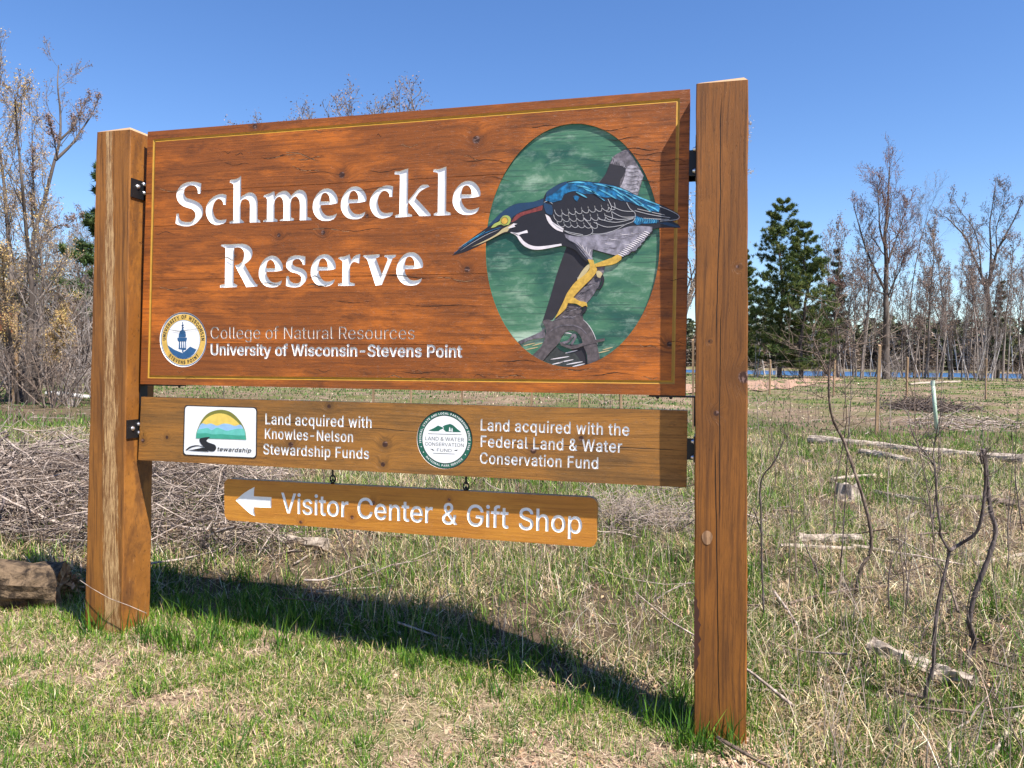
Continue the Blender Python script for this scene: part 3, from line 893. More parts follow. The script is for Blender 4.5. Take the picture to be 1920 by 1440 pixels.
layer(hb, [multi("*q1:1215,930 q1:1240,880 q1:1300,850 q1:1380,775 q1:1480,735 q1:1600,722 q2:480,740 q2:640,765 q2:780,815 q2:940,895 q2:1120,965 *q2:1190,1000 *q2:1170,1070 *q2:1090,1050 q2:960,1000 *q2:840,950 q2:760,940 *q2:640,900 q2:560,900 *q2:430,860 q2:330,860 q1:1540,830 q1:1430,870 *q1:1400,930 q1:1300,915")], 'blue', h1)
layer(hb, [trace("*1230,840 1300,790 1400,740 1460,735 1400,780 1300,860 *1220,900", q1)], 'navy', h2)
for s in ("240,840 300,870 365,905", "250,770 330,782 400,805", "150,740 250,730 340,738", "410,825 490,880 565,940", "500,810 600,860 695,920", "560,760 670,810 770,885", "700,870 750,900 790,935", "740,850 850,920 955,995", "800,850 900,915 1005,995", "880,870 1020,930 1180,990", "960,985 1030,1020 1095,1072", "1040,990 1110,1020 1172,1060", "600,770 720,800 850,850", "440,745 560,770 660,800", "330,800 400,830 470,850"):
    ribbon(hb, seq(s, q2), .0060, 'cyan', h3, True)
for s in ("430,850 520,900 600,950", "640,780 760,840 880,900", "780,880 860,940 920,990", "280,755 380,770 470,800", "900,920 1010,960 1100,1000"):
    ribbon(hb, seq(s, q2), .0030, 'navy', h4, True)
layer(hb, [trace("*1215,930 1300,915 *1400,930 1330,950 *1290,960 1240,950", q1)], 'blue', h2)
layer(hb, [trace("*1195,960 *1290,990 1300,1060 *1290,1100 1230,1080 1205,1020", q1)], 'navy', h2)
layer(hb, [trace("*1530,890 1560,880 *1600,895 *1575,950 1550,930", q1)], 'blue', h2)
# covert scallops and the long feathers' white edges
def scallops(x0, y0, x1, y1, n, dep, lean=.25):
    for i in range(n):
        a = i / n; b = (i + 1) / n
        ax, ay = x0 + (x1-x0)*a, y0 + (y1-y0)*a
        bx, by = x0 + (x1-x0)*b, y0 + (y1-y0)*b
        ww = bx - ax
        s = f"{ax},{ay} {ax+ww*.05+lean*dep*.4},{ay+dep*.55} {ax+ww*.4+lean*dep},{ay+dep} {ax+ww*.85+lean*dep},{ay+dep*.92} {bx+lean*dep*.5},{by+dep*.45} {bx},{by}"
        ribbon(hb, seq(s, q1), .0021, 'line', h2)
scallops(1320, 1040, 1990, 960, 9, 70)
scallops(1310, 1095, 1960, 1070, 8, 80)
scallops(1345, 1160, 1790, 1180, 6, 72)
for s in ("1420,1270 1500,1310 1640,1335 1730,1312 1748,1265 1700,1190 1640,1130", "1300,1190 1380,1250 1480,1290 1640,1322",):
    ribbon(hb, seq(s, q1), .0022, 'line', h3)
for s in ("440,1180 590,1235 780,1210", "500,1145 690,1182 885,1140", "560,1100 720,1150 890,1130", "640,1060 760,1120 900,1120", "600,920 640,1010 620,1060 580,1060", "640,1000 760,1050 880,1060", "810,960 850,1030 905,1080 890,1165 800,1205 700,1262 560,1310 420,1312", "900,1050 1080,1095 1300,1130", "930,1030 1100,1070 1240,1100", "1000,1135 1150,1145 1290,1150", "1180,1003 1300,1050 1395,1105 1375,1150 1190,1168"):
    ribbon(hb, seq(s, q2), .0022, 'line', h3)
layer(hb, [trace("*890,1185 *900,1100 1000,1140 *1172,1152 *1172,1182 1060,1195 *990,1195 930,1210", q2)], 'blue', h2)
for i in range(10):
    ribbon(hb, seq(f"{900+i*26},{1120+i*3} {915+i*26},{1150+i*2} {905+i*26},{1185+i}", q2), .0022, 'cyan', h3, True)
layer(hb, [trace("*1180,1190 1290,1185 *1420,1242 1300,1225", q2)], 'navy', h2)
layer(hb, [multi("*q1:1430,1312 q1:1560,1340 q1:1740,1324 q2:700,1268 q2:880,1222 *q2:1100,1232 *q4:940,15 *q4:905,45 *q4:905,60 *q4:870,90 *q4:872,105 *q4:835,130 *q4:835,150 *q4:800,175 *q4:790,200 *q4:740,215 *q4:712,240 *q4:655,262 *q4:560,245 q4:450,215 *q4:368,192 *q4:360,260 *q3:1500,290 *q3:1450,295 q3:1400,235 q3:1330,150 *q3:1240,80")], 'grey', h1)
ribbon(hb, seq("1240,95 1330,140 1400,215 1455,290", q3), .004, 'black', h2, True)
for i in range(22):
    x = 420 + rng.random() * 420; y = 30 + rng.random() * 170
    if y > 250 - (x - 400) * .42: continue
    ribbon(hb, seq(f"{x},{y} {x+40},{y+8} {x+85},{y+4}", q4), .0022, ('white', 'barkl', 'bark')[i % 3], h2, True)
for i in range(16):
    t_ = i / 16
    x, y = 660 + 270 * t_, 262 - 235 * t_
    ribbon(hb, seq(f"{x-50},{y-22} {x-20},{y-12} {x+4},{y}", q4), .0045, 'white', h3, True)
for i in range(8):
    ribbon(hb, seq(f"{1330+i*22},{110+i*12} {1370+i*14},{150+i*12} {1430+i*8},{225+i*8}", q3), .0022, ('barkl', 'white')[i % 2], h2, True)
leg = trace("*1450,288 *1502,295 1515,340 1540,390 1500,460 1430,530 1370,590 *1312,655 1370,690 1432,705 *1445,745 1400,748 1340,718 *1260,712 1235,770 *1135,858 1180,770 1220,690 1250,620 1330,510 1420,440 1465,390 1470,340", q3)
layer(hb, [leg], 'gold', h2, .007)
layer(hb, [trace("*1350,480 1390,410 1440,350 *1480,330 1470,370 1430,430 1390,470 *1350,520", q3)], 'cream', h1, .007)
layer(hb, [trace("*385,335 480,300 560,270 610,242 *650,250 *642,292 580,332 480,352 *400,362", q4)], 'gold', h2, .007)
layer(hb, [trace("*400,405 430,400 *462,430 *440,470 410,455", q4)], 'cream', h2, .007)
layer(hb, [trace("*440,430 470,450 475,510 440,575 *400,578 450,530 455,480", q4)], 'black', h1, .007)
layer(hb, [trace("*1405,745 1440,740 1432,790 *1400,815 *1390,790 1412,775", q3)], 'black', h2, .006)
hb.build("heron_relief", mats_h, board)

# ---- emblems ------------------------------------------------------
def ring_text(body, c, r, a0, a1, cap, inward=False, bold=.02, sx=1.0, squash=.9):
    """letters standing round a circle, spread from angle a0 to a1 (degrees)"""
    out = []
    chars = list(body)
    widths = []
    shapes = []
    for ch in chars:
        if ch == ' ': widths.append(.30); shapes.append([]); continue
        ps = text_polys(ch, bold, res=3); b = bbox(ps)
        widths.append(b[2] - b[0] + .13); shapes.append([[(x - (b[0] + b[2]) / 2, y) for x, y in p] for p in ps])
    tot = sum(widths); acc = 0
    sc = cap / CAP
    arc = abs(math.radians(a1 - a0)) * r
    wsc = arc / tot
    for ch, w, sh in zip(chars, widths, shapes):
        am = math.radians(a0 + (a1 - a0) * (acc + w / 2) / tot); acc += w
        for p in sh:
            q = []
            for x, y in p:
                x = x * min(wsc, sc * 1.15); y = y * sc
                if not inward:
                    rr = r + y
                    q.append((c[0] + rr * math.cos(am) + x * math.sin(am), c[1] + rr * math.sin(am) - x * math.cos(am)))
                else:
                    rr = r - y + cap
                    q.append((c[0] + rr * math.cos(am) - x * math.sin(am), c[1] + rr * math.sin(am) + x * math.cos(am)))
            out.append(q)
    return out
em = {'white': M_letter, 'navy': paint("emblem_navy", (.02, .10, .24), .45), 'yellow': paint("emblem_yellow", (.74, .47, .10), .5, .2), 'ink': paint("emblem_ink", (.012, .014, .020), .5),
      'green': paint("emblem_green", (.010, .12, .075), .5), 'sun': paint("emblem_sun", (.80, .58, .12), .5), 'sky': paint("emblem_sky", (.30, .52, .76), .5), 'teal': paint("emblem_teal", (.13, .52, .44), .5), 'sea': paint("emblem_sea", (.05, .36, .25), .5), 'olive': paint("emblem_olive", (.20, .20, .035), .5)}
ek = list(em); emats = [em[q] for q in ek]
def elayer(mb, polys, col, y0, thick=.00012):
    v, f = fill(polys, y0, thick, 'nz'); mb.add(v, f, ek.index(col))
# university seal
sm = MB(); Y0 = YP + .0030
elayer(sm, [circle(seal_c, seal_r)], 'white', Y0, .004)
for r_, cc, dy in ((.975, 'navy', .0006), (.945, 'white', .0012), (.93, 'yellow', .0018), (.715, 'navy', .0024), (.70, 'white', .0030)):
    elayer(sm, [circle(seal_c, seal_r * r_)], cc, Y0 - dy / 3)
elayer(sm, ring_text("UNIVERSITY OF WISCONSIN", seal_c, seal_r * .765, 183, -3, seal_r * .12), 'ink', Y0 - 0.00120)
elayer(sm, ring_text("STEVENS POINT", seal_c, seal_r * .765, 222, 320, seal_r * .12, inward=True), 'ink', Y0 - 0.00120)
q5 = q_conv(290, 560, 6)
def disc_clip(poly, c, r):
    out = []
    for x, y in poly:
        d = math.hypot(x - c[0], y - c[1])
        out.append((x, y) if d <= r else (c[0] + (x - c[0]) * r / d, c[1] + (y - c[1]) * r / d))
    return out
hill = seq("130,530 220,575 310,612 350,580 395,538 430,555 468,572 440,620 400,655 350,675 310,682 260,672 200,645 160,600", q5)
elayer(sm, [disc_clip(hill, seal_c, seal_r * .70)], 'navy', Y0 - 0.00120)
for s in ("264,555 352,555 350,575 322,580 322,605 305,605 305,575 268,568", "270,480 282,480 284,556 268,556", "296,480 306,480 308,556 294,556", "320,480 328,480 332,556 318,556", "340,480 350,480 352,556 342,556",
          "252,440 362,438 358,462 352,482 264,482 254,465", "270,395 300,388 345,395 350,410 345,436 266,438 268,412", "272,392 282,365 300,352 322,352 340,368 348,392", "300,352 308,330 306,262 314,262 318,330 324,352", "298,300 322,290 326,302 304,315", "300,325 326,318 328,328 302,336"):
    elayer(sm, [seq(s, q5)], 'navy', Y0 - 0.00120)
sm.build("university_seal", emats, board)

# ---- sponsor board
TL2, TR2, BR2, BL2 = pl(265, 744), pl(1289, 770), pl(1287, 914), pl(259, 862.5)
txt = []; tlines = []
for body, x0, x1, yb, cp in (("Land acquired with", 498, 697, 795, 20), ("Knowles-Nelson", 497, 662, 822, 19), ("Stewardship Funds", 494, 692, 851, 19)):
    tlines.append(text_line(body, x0, x1, yb, cp, bold=.010, spacing=1.06)); txt += tlines[-1]
for body, x0, x1, yb, cp in (("Land acquired with the", 901.5, 1180, 806.9, 21), ("Federal Land & Water", 901.5, 1166.5, 837.5, 21), ("Conservation Fund", 900, 1121.7, 868.5, 20.5)):
    tlines.append(text_line(body, x0, x1, yb, cp, bold=.010, spacing=1.06)); txt += tlines[-1]
rr_ = [pl(346, 759.5), pl(482.5, 763.5), pl(481.5, 859.5), pl(343.5, 853.5)]
def rounded(quad, r, n=6):
    out = []
    for i in range(4):
        a, b, c = np.array(quad[i-1]), np.array(quad[i]), np.array(quad[(i+1) % 4])
        u = (a - b) / np.linalg.norm(a - b); w = (c - b) / np.linalg.norm(c - b)
        p0, p2 = b + u * r, b + w * r
        for k_ in range(n + 1):
            t_ = k_ / n
            q = (1-t_)**2 * p0 + 2*t_*(1-t_) * (b*.82 + (p0+p2)*.09) + t_*t_*p2
            out.append((float(q[0]), float(q[1])))
    return out
card = rounded(rr_, .016)
fc = pl(833.4, 824.2); fr = (pl(833, 769)[1] - pl(833, 879.3)[1]) / 2
M_board2 = wood("sponsor_board_wood", (.36, .155, .030), (.22, .105, .028), (.075, .040, .016), 'X', seed=5.2, wear=.45, rough=.55,
                knots=[pl(313, 820) + (.008,), pl(545, 834) + (.012,), pl(722, 833) + (.013,), pl(617, 762) + (.009,), pl(718, 871) + (.010,), pl(1090, 822) + (.011,), pl(1000, 845) + (.013,), pl(268, 826) + (.010,)],
                cracks=[(pl(480, 820)[0], pl(800, 820)[0], pl(640, 823)[1], -.035, .012, .0016), (pl(880, 820)[0], pl(1290, 820)[0], pl(1080, 836)[1], .0, .010, .0020), (pl(262, 820)[0], pl(310, 820)[0], pl(285, 789)[1], -.1, .01, .0018)], speck=.6, tone_scale=.8)
Q2B = (TL2, TR2, BR2, BL2)
cm = slab(inset(Q2B, .001), YP + .0055, YP + .050)
sb = cm.build("sponsor_board", M_board2, sign)
bm = to_bm(*pierced(list(Q2B), [(txt, 'nz', 1), ([circle(fc, fr)], 'nz', 1)], YP, .005))
bw = parent_world(sb)
for vv in bm.verts: vv.co -= bw
me = bpy.data.meshes.new("face_layer"); bm.to_mesh(me); bm.free()
me.materials.append(M_board2); me.materials.append(M_letter)
link("face_layer", me, sb)
for ln_ in tlines:
    v, f = fill(ln_, YP + .0034, .001, 'nz')
    MB().add(v, f).build("lettering", M_letter, sb)
# stewardship card
cdm = MB(); YC = YP - .0015
elayer(cdm, [card], 'ink', YC, .0012)
cin = [(np.mean([a for a, b in card]) + (x - np.mean([a for a, b in card])) * .975, np.mean([b for a, b in card]) + (y - np.mean([b for a, b in card])) * .962) for x, y in card]
elayer(cdm, [cin], 'white', YC - 0.00020)
q6 = q_conv(320, 730, 8)
elayer(cdm, [trace("*385,735 390,650 430,540 500,420 600,340 750,305 880,330 990,410 1080,530 1125,640 *1138,755", q6)], 'olive', YC - 0.00040)
elayer(cdm, [trace("*395,660 440,560 510,460 610,390 740,360 860,385 960,450 1040,530 *1100,650", q6)], 'sun', YC - 0.00060)
elayer(cdm, [trace("*398,665 425,580 470,512 540,525 610,512 700,545 790,515 880,520 970,548 1050,530 1090,580 *1130,700", q6)], 'sky', YC - 0.00080)
elayer(cdm, [trace("*392,700 410,610 470,595 560,580 620,610 700,575 780,600 850,620 950,600 1040,590 1105,600 *1130,700", q6)], 'teal', YC - 0.00100)
elayer(cdm, [trace("*385,735 *390,655 450,660 540,655 640,675 760,670 880,680 1000,690 *1125,690 *1138,755 760,742", q6)], 'sea', YC - 0.00120)
elayer(cdm, [trace("*600,712 500,722 440,745 445,790 490,850 550,905 *600,930 660,925 688,880 672,835 620,812 560,790 *540,770 555,750", q6)], 'ink', YC - 0.00140)
elayer(cdm, [trace("*228,910 290,860 370,838 430,840 *505,862 *500,870 420,850 350,860 290,885 *250,912 *330,905 430,885 510,875 *580,935 400,925", q6)], 'ink', YC - 0.00140)
wtxt = text_polys("tewardship", .012, 1.05)
b = bbox(wtxt); a0_, a1_ = q6(700, 920), q6(1210, 945)
sx = (a1_[0] - a0_[0]) / (b[2] - b[0]); sy = (q6(900, 862)[1] - q6(900, 925)[1]) / .56
elayer(cdm, [[(a0_[0] + (x - b[0]) * sx + .25 * y * sy, a0_[1] + y * sy + (x - b[0]) * sx * (a1_[1]-a0_[1])/(a1_[0]-a0_[0])) for x, y in p] for p in wtxt], 'ink', YC - 0.00140)
cdm.build("stewardship_card", emats, sb)
# conservation fund roundel
fm = MB(); YR = YP + .0028
for r_, cc, dy in ((1.0, 'ink', 0), (.965, 'green', .0006), (.825, 'ink', .0012), (.805, 'white', .0018)):
    elayer(fm, [circle(fc, fr * r_)], cc, YR - dy / 3, .002 if dy == 0 else .00012)
elayer(fm, ring_text("FEDERAL, STATE AND LOCAL PARTNERSHIP SINCE 1965", fc, fr * .855, 190, -22, fr * .065, bold=.015) + ring_text("NATIONAL PARK SERVICE", fc, fr * .855, 222, 316, fr * .065, inward=True, bold=.015) + [circle((fc[0] + fr*.89*math.cos(math.radians(q)), fc[1] + fr*.89*math.sin(math.radians(q))), fr*.018, 10) for q in (198, 211, 327)], 'white', YR - 0.00080)
q7 = q_conv(760, 750, 9.6)
for s in ("*410,550 500,510 *585,460 640,480 *680,500 *670,520 620,540 *600,560 500,562", "*670,475 720,450 *800,430 850,450 920,510 *1005,580 860,578 *725,572 700,545 *680,525 *690,500"):
    elayer(fm, [trace(s, q7)], 'green', YR - 0.00080)
for s in ("780,565 785,520 790,490 800,490 808,520 815,565", "825,570 828,520 838,500 848,520 850,572"):
    elayer(fm, [seq(s, q7)], 'white', YR - 0.00093)
for s in ("405,603 1010,622 1010,630 405,611", "500,953 885,970 885,978 500,962"):
    elayer(fm, [seq(s, q7)], 'ink', YR - 0.00080)
for body, xa, xb, yb, cp in (("LAND & WATER", 355, 1050, 722, 64), ("CONSERVATION", 350, 1048, 818, 60), ("FUND", 565, 830, 928, 56)):
    elayer(fm, text_line(body, 760 + xa/9.6, 760 + xb/9.6, 750 + yb/9.6, cp/9.6, bold=-.004, res=3), 'ink', YR - 0.00080)
for s in ("445,880 490,885 520,910 500,915", "870,912 900,900 945,895 920,918"):
    elayer(fm, [seq(s, q7)], 'ink', YR - 0.00080)
fm.build("conservation_fund_roundel", emats, sb)

# ---- steel brackets and bolts
def bracket(boxes, bolts, bent=None):
    m = MB()
    for lo, hi in boxes: m.box(lo, hi)
    b = m.build("bracket", M_steel, sign)
    for (c, ax, r) in bolts:
        q = MB(); n = 10
        c = Vector(c); d = Vector((1, 0, 0)) if ax == 'x' else (Vector((-1, 0, 0)) if ax == '-x' else Vector((0, -1, 0)))
        q.tube([c, c + d * .002], r * 1.5, 12)
        q.tube([c + d * .002, c + d * .006, c + d * .0095, c + d * .011], [r, r, r * .75, r * .2], 10)
        q.build("bolt", M_bolt, b, smooth=False)
    return b
def xin(z): return slope_at(rt_, rb_, z)          # inner face of the left post
def on_inner(px, py):
    """depth on the left post's inner face seen at a pixel"""
    d = ray(px, py); t = 1
    X = None
    z = 1.5
    for _ in range(6):
        X = xin(z); t = X / d.x; z = EYE.z + d.z * t
    p = EYE + d * t
    return p
for (pt, pb, dots) in (((247, 334), (248, 370), ((257, 350), (269, 346), (269, 362))), ((236, 788), (234, 823), ((247, 803), (259, 795), (259, 811)))):
    a = on_inner(*pt); b = on_inner(*pb)
    z1, z0 = a.z, b.z
    X = xin((z0 + z1) / 2)
    bl = []
    for d_ in dots:
        q = on_inner(*d_); bl.append(((X + .005, q.y, q.z), 'x', .0075))
    bracket([((X - .001, YF + .006, z0), (X + .005, YF + .150, z1)), ((X + .005, YP + .076 if z0 > 1.4 else YP + .054, z0), (X + .09, YP + .082 if z0 > 1.4 else YP + .060, z1))], bl)
    XR = PR[0]
    z0r, z1r = (z0 + .0, z1 + .0)
zc = [P(1299, 272, YP).z, P(1299, 332, YP).z]
XR = (slope_at(a1, a2, 2.0))
bracket([((XR - .006, YP - .03, zc[1] - .01), (XR + .001, YF + .17, zc[0] + .03)), ((TR[0] - .05, YP + .073, zc[1]), (XR - .006, YP + .079, zc[0] - .01)), ((TR[0] + .001, YP - .004, zc[1] + .005), (XR - .006, YP + .002, zc[0] - .02))],
        [((XR - .006, YP - .016, zc[0] - .02), '-x', .007), ((XR - .006, YP - .016, zc[1] + .02), '-x', .007), ((XR - .006, YP + .02, (zc[0] + zc[1]) / 2), '-x', .007)])
zc = [P(1297, 822, YP).z, P(1297, 862, YP).z]
XR = slope_at(a1, a2, 1.1)
bracket([((XR - .006, YP - .035, zc[1] - .005), (XR + .001, YF + .17, zc[0] + .01)), ((TR2[0] + .001, YP - .004, zc[1]), (XR - .006, YP + .002, zc[0]))],
        [((XR - .006, YP - .02, zc[0] - .01), '-x', .007), ((XR - .006, YP - .02, zc[1] + .012), '-x', .007)])
# angle irons carrying the main board
zb = P(268, 725, YP).z
XL = xin(zb)
m = MB()
m.box((XL + .001, YP + .012, BL[1] - .007), (P(333, 727, YP).x, YP + .062, BL[1] - .0008)).box((XL + .0005, YP + .012, P(262, 792, YP).z), (XL + .006, YP + .062, BL[1] - .007))
ai = m.build("angle_iron", M_steel, sign)
q = MB(); c = Vector((XL + .006, YP + .022, P(262, 760, YP).z)); q.tube([c, c + Vector((.006, 0, 0)), c + Vector((.010, 0, 0))], [.008, .008, .003], 10); q.build("bolt", M_bolt, ai)
q = MB(); c = Vector((P(331, 727, YP).x - .008, YP + .03, BL[1] - .007)); q.tube([c, c - Vector((0, 0, .006)), c - Vector((0, 0, .009))], [.006, .006, .003], 8); q.build("bolt", M_steel, ai)
XR = slope_at(a1, a2, 1.3)
m = MB()
m.box((P(1216, 742, YP).x, YP + .012, BR[1] - .008), (XR - .0005, YP + .062, BR[1] - .0016)).box((XR - .006, YP + .012, P(1298, 800, YP).z), (XR - .0005, YP + .062, BR[1] - .008))
ai = m.build("angle_iron", M_steel, sign)
for xx in (1232, 1257):
    q = MB(); c = Vector((P(xx, 742, YP).x, YP + .03, BR[1] - .008)); q.tube([c, c - Vector((0, 0, .005)), c - Vector((0, 0, .008))], [.007, .007, .003], 8); q.build("bolt", M_steel, ai)

# ---- hanging visitor centre sign
YV = YP + .045
V4 = (pl(420, 897.5, YV), pl(1120, 933.5, YV), pl(1117.5, 1027, YV), pl(421, 975, YV))
vsg = thing("hanging_sign", "honey coloured plank sign with a white left arrow hanging under the sponsor board", "sign", (V4[3][0] / 2 + V4[2][0] / 2, YV + .02, V4[2][1]))
outline = rounded(V4, .030)
qv = q_conv(410, 880, 5.189, YV)
arrow = trace("*165,300 250,228 *350,170 345,200 *342,262 *513,270 *513,374 *345,367 *345,410 *355,457 300,425", qv, 3)
vt = text_line("Visitor Center & Gift Shop", 527.2, 1091.1, 960.6, 36.5, Y=YV, bold=.008, spacing=1.0, wspace=1.25, pyr=1000.0)
M_honey = wood("honey_wood", (.60, .255, .035), (.50, .200, .028), (.27, .095, .018), 'X', seed=12.5, wear=.05, rough=.42,
               knots=[pl(564, 979, YV) + (.008,), pl(660, 970, YV) + (.009,), pl(700, 943, YV) + (.009,), pl(842, 937, YV) + (.007,), pl(1053, 986, YV) + (.004,)], speck=.06, knotcol=(.10, .035, .015))
bm = to_bm(*pierced(outline, [([arrow], 'nz', 1), (vt, 'nz', 1)], YV, .0042))
bw = parent_world(vsg)
for vv in bm.verts: vv.co -= bw
me = bpy.data.meshes.new("plank_face"); bm.to_mesh(me); bm.free()
me.materials.append(M_honey); me.materials.append(M_letter)
link("plank_face", me, vsg)
v, f = fill([outline], YV + .0044, .032)
MB().add(v, f).build("plank_back", M_honey, vsg)
v, f = fill([arrow], YV + .0034, .0009); MB().add(v, f).build("arrow", M_letter, vsg)
v, f = fill(vt, YV + .0034, .0009, 'nz'); MB().add(v, f).build("lettering", M_letter, vsg)
for px, py0, py1 in ((874, 893, 925), (624, 880, 911)):
    yb = YV + .02
    a = P(px, py0, yb); b_ = P(px, py1, yb)
    m = MB()
    m.tube([(a.x, yb, a.z + .02), (a.x, yb, a.z - (a.z - b_.z) * .45)], .005, 6)
    cz = (a.z + b_.z) / 2 - .006
    m.tube([(a.x + .013 * math.sin(t_), yb, cz + .017 * math.cos(t_)) for t_ in np.linspace(0, 2*math.pi, 13)], .0035, 6, cap=False)
    m.tube([(a.x, yb + .012 * math.sin(t_), cz - .016 + .013 * math.cos(t_)) for t_ in np.linspace(0, 2*math.pi, 13)], .0035, 6, cap=False)
    m.tube([(a.x, yb, b_.z + .012), (a.x, yb, b_.z - .03)], .005, 6)
    m.build("eye_hook", M_steel, vsg)

# ================================================================== ground, water, path
def vnoise(x, y, s, seed=0):
    """smooth value noise 0..1"""
    x = np.asarray(x) / s; y = np.asarray(y) / s
    xi = np.floor(x).astype(int); yi = np.floor(y).astype(int)
    fx = x - xi; fy = y - yi
    fx = fx * fx * (3 - 2 * fx); fy = fy * fy * (3 - 2 * fy)
    def h(a, b):
        n = (a * 374761393 + b * 668265263 + seed * 974711) & 0xffffffff
        n = ((n ^ (n >> 13)) * 1274126177) & 0xffffffff
        return ((n ^ (n >> 16)) & 0xffff) / 65535.0
    return (h(xi, yi) * (1-fx) + h(xi+1, yi) * fx) * (1-fy) + (h(xi, yi+1) * (1-fx) + h(xi+1, yi+1) * fx) * fy

xs = np.unique(np.round(np.concatenate([np.linspace(-9, 6, 151), np.linspace(-40, 30, 120), np.linspace(-200, 200, 140), np.linspace(-1500, 1500, 60)]), 3))
ys = np.unique(np.round(np.concatenate([np.linspace(0.5, 9, 110), np.linspace(9, 40, 90), np.linspace(40, 340, 220), np.linspace(-60, .5, 12), np.linspace(340, 2500, 30)]), 3))
XX, YY = np.meshgrid(xs, ys)
ZZ = gz(XX, YY) + (vnoise(XX, YY, .11, 3) - .5) * .022 * (YY < 12) * (YY > 0) + (vnoise(XX, YY, .6, 9) - .5) * .03 * (YY > 3.6)
vv = np.stack([XX.ravel(), YY.ravel(), ZZ.ravel()], 1)
nx, ny = len(xs), len(ys)
ii, jj = np.meshgrid(np.arange(nx - 1), np.arange(ny - 1))
a = (jj * nx + ii).ravel()
ff = np.stack([a, a + 1, a + nx + 1, a + nx], 1)
t = NT("soil_and_thatch")
p = t.pos()
sep = t.n("ShaderNodeSeparateXYZ"); t.t.links.new(p, sep.inputs[0])
n1 = t.noise(p, .9, 5, .6); n2 = t.noise(p, 14, 6, .7); n3 = t.noise(p, 90, 5, .7); n4 = t.noise(p, .18, 5, .6)
wild = t.mapr(sep.outputs[1], 3.2, 3.6)
c = t.mix(t.mapr(n2, .35, .65), (.13, .085, .055), (.31, .215, .15))
c = t.mix(t.math('MULTIPLY', t.mapr(n3, .45, .65), .6), c, (.44, .335, .235))
c = t.mix(t.math('MULTIPLY', t.mapr(n1, .48, .62), .55), c, (.13, .145, .045))
c = t.mix(t.math('MULTIPLY', wild, .78), c, (.055, .038, .024))
fars = t.mapr(sep.outputs[1], 9, 30)
cf = t.mix(t.mapr(n4, .42, .6), (.20, .14, .095), (.11, .13, .035))
cf = t.mix(t.mapr(t.noise(p, .55, 6, .7), .5, .66), cf, (.30, .215, .15))
c = t.mix(t.math('MULTIPLY', fars, .85), c, cf)
t.put(t.b.inputs["Base Color"], c); t.b.inputs["Roughness"].default_value = .95; t.b.inputs["Specular IOR Level"].default_value = .1
t.bump(t.math('ADD', n2, n3), .9, .012)
M_soil = t.mat
me = fast_mesh("ground", vv, ff.ravel(), np.full(len(ff), 4), M_soil, smooth=True)
link("ground", me, None, kind="structure")

t = NT("pond_water")
p = t.pos()
t.b.inputs["Base Color"].default_value = (.035, .10, .21, 1); t.b.inputs["Roughness"].default_value = .28
t.bump(t.noise(t.vscale(p, (.5, 1.6, 1)), 1, 4, .6), .5, .25)
m = MB(); m.add([(-80, 104, -.62), (400, 104, -.62), (400, 292, -.62), (-80, 292, -.62)], [(0, 1, 2, 3)])
m.build("pond", t.mat, None, kind="structure", label="blue pond behind the bare trees")

def sand(name, c1, c2):
    t = NT(name); p = t.pos()
    n = t.noise(p, 1.5, 6, .7); n2_ = t.noise(p, 20, 4)
    t.put(t.b.inputs["Base Color"], t.mix(t.mapr(t.math('MULTIPLY_ADD', n2_, .4, n), .5, .9), c1, c2))
    t.b.inputs["Roughness"].default_value = .95
    return t.mat
def draped(name, line, mat, **props):
    vs = []
    n = len(line)
    for i in range(n - 1):
        for k_ in range(8):
            tt = k_ / 8
            x = line[i][0] * (1-tt) + line[i+1][0] * tt; y = line[i][1] * (1-tt) + line[i+1][1] * tt; w = line[i][2] * (1-tt) + line[i+1][2] * tt
            w *= 1 + .18 * math.sin(i * 3.1 + k_ * 1.3)
            g0, g1 = G(x, y - w), G(x, y + w)
            for q in (0, .5, 1):
                X = g0.x * (1-q) + g1.x * q; Y = g0.y * (1-q) + g1.y * q
                vs.append((X, Y, float(gz(X, Y)) + .045))
    N = len(vs) // 3
    m = MB(); m.add(vs, [(3*i+q, 3*i+3+q, 3*i+4+q, 3*i+1+q) for i in range(N-1) for q in (0, 1)])
    return m.build(name, mat, None, kind="structure", **props)
M_sand = sand("orange_sand", (.24, .13, .085), (.38, .235, .15))
draped("path", [(1250, 732, 8), (1400, 725, 10), (1470, 721, 9), (1525, 714, 7), (1590, 709, 3.4), (1690, 706.5, 2.2), (1920, 708, 2.2)], M_sand)
draped("sandy_track", [(-300, 690, 6), (60, 690, 6), (180, 692, 6), (330, 700, 5)], sand("tan_track", (.30, .19, .12), (.44, .30, .20)))

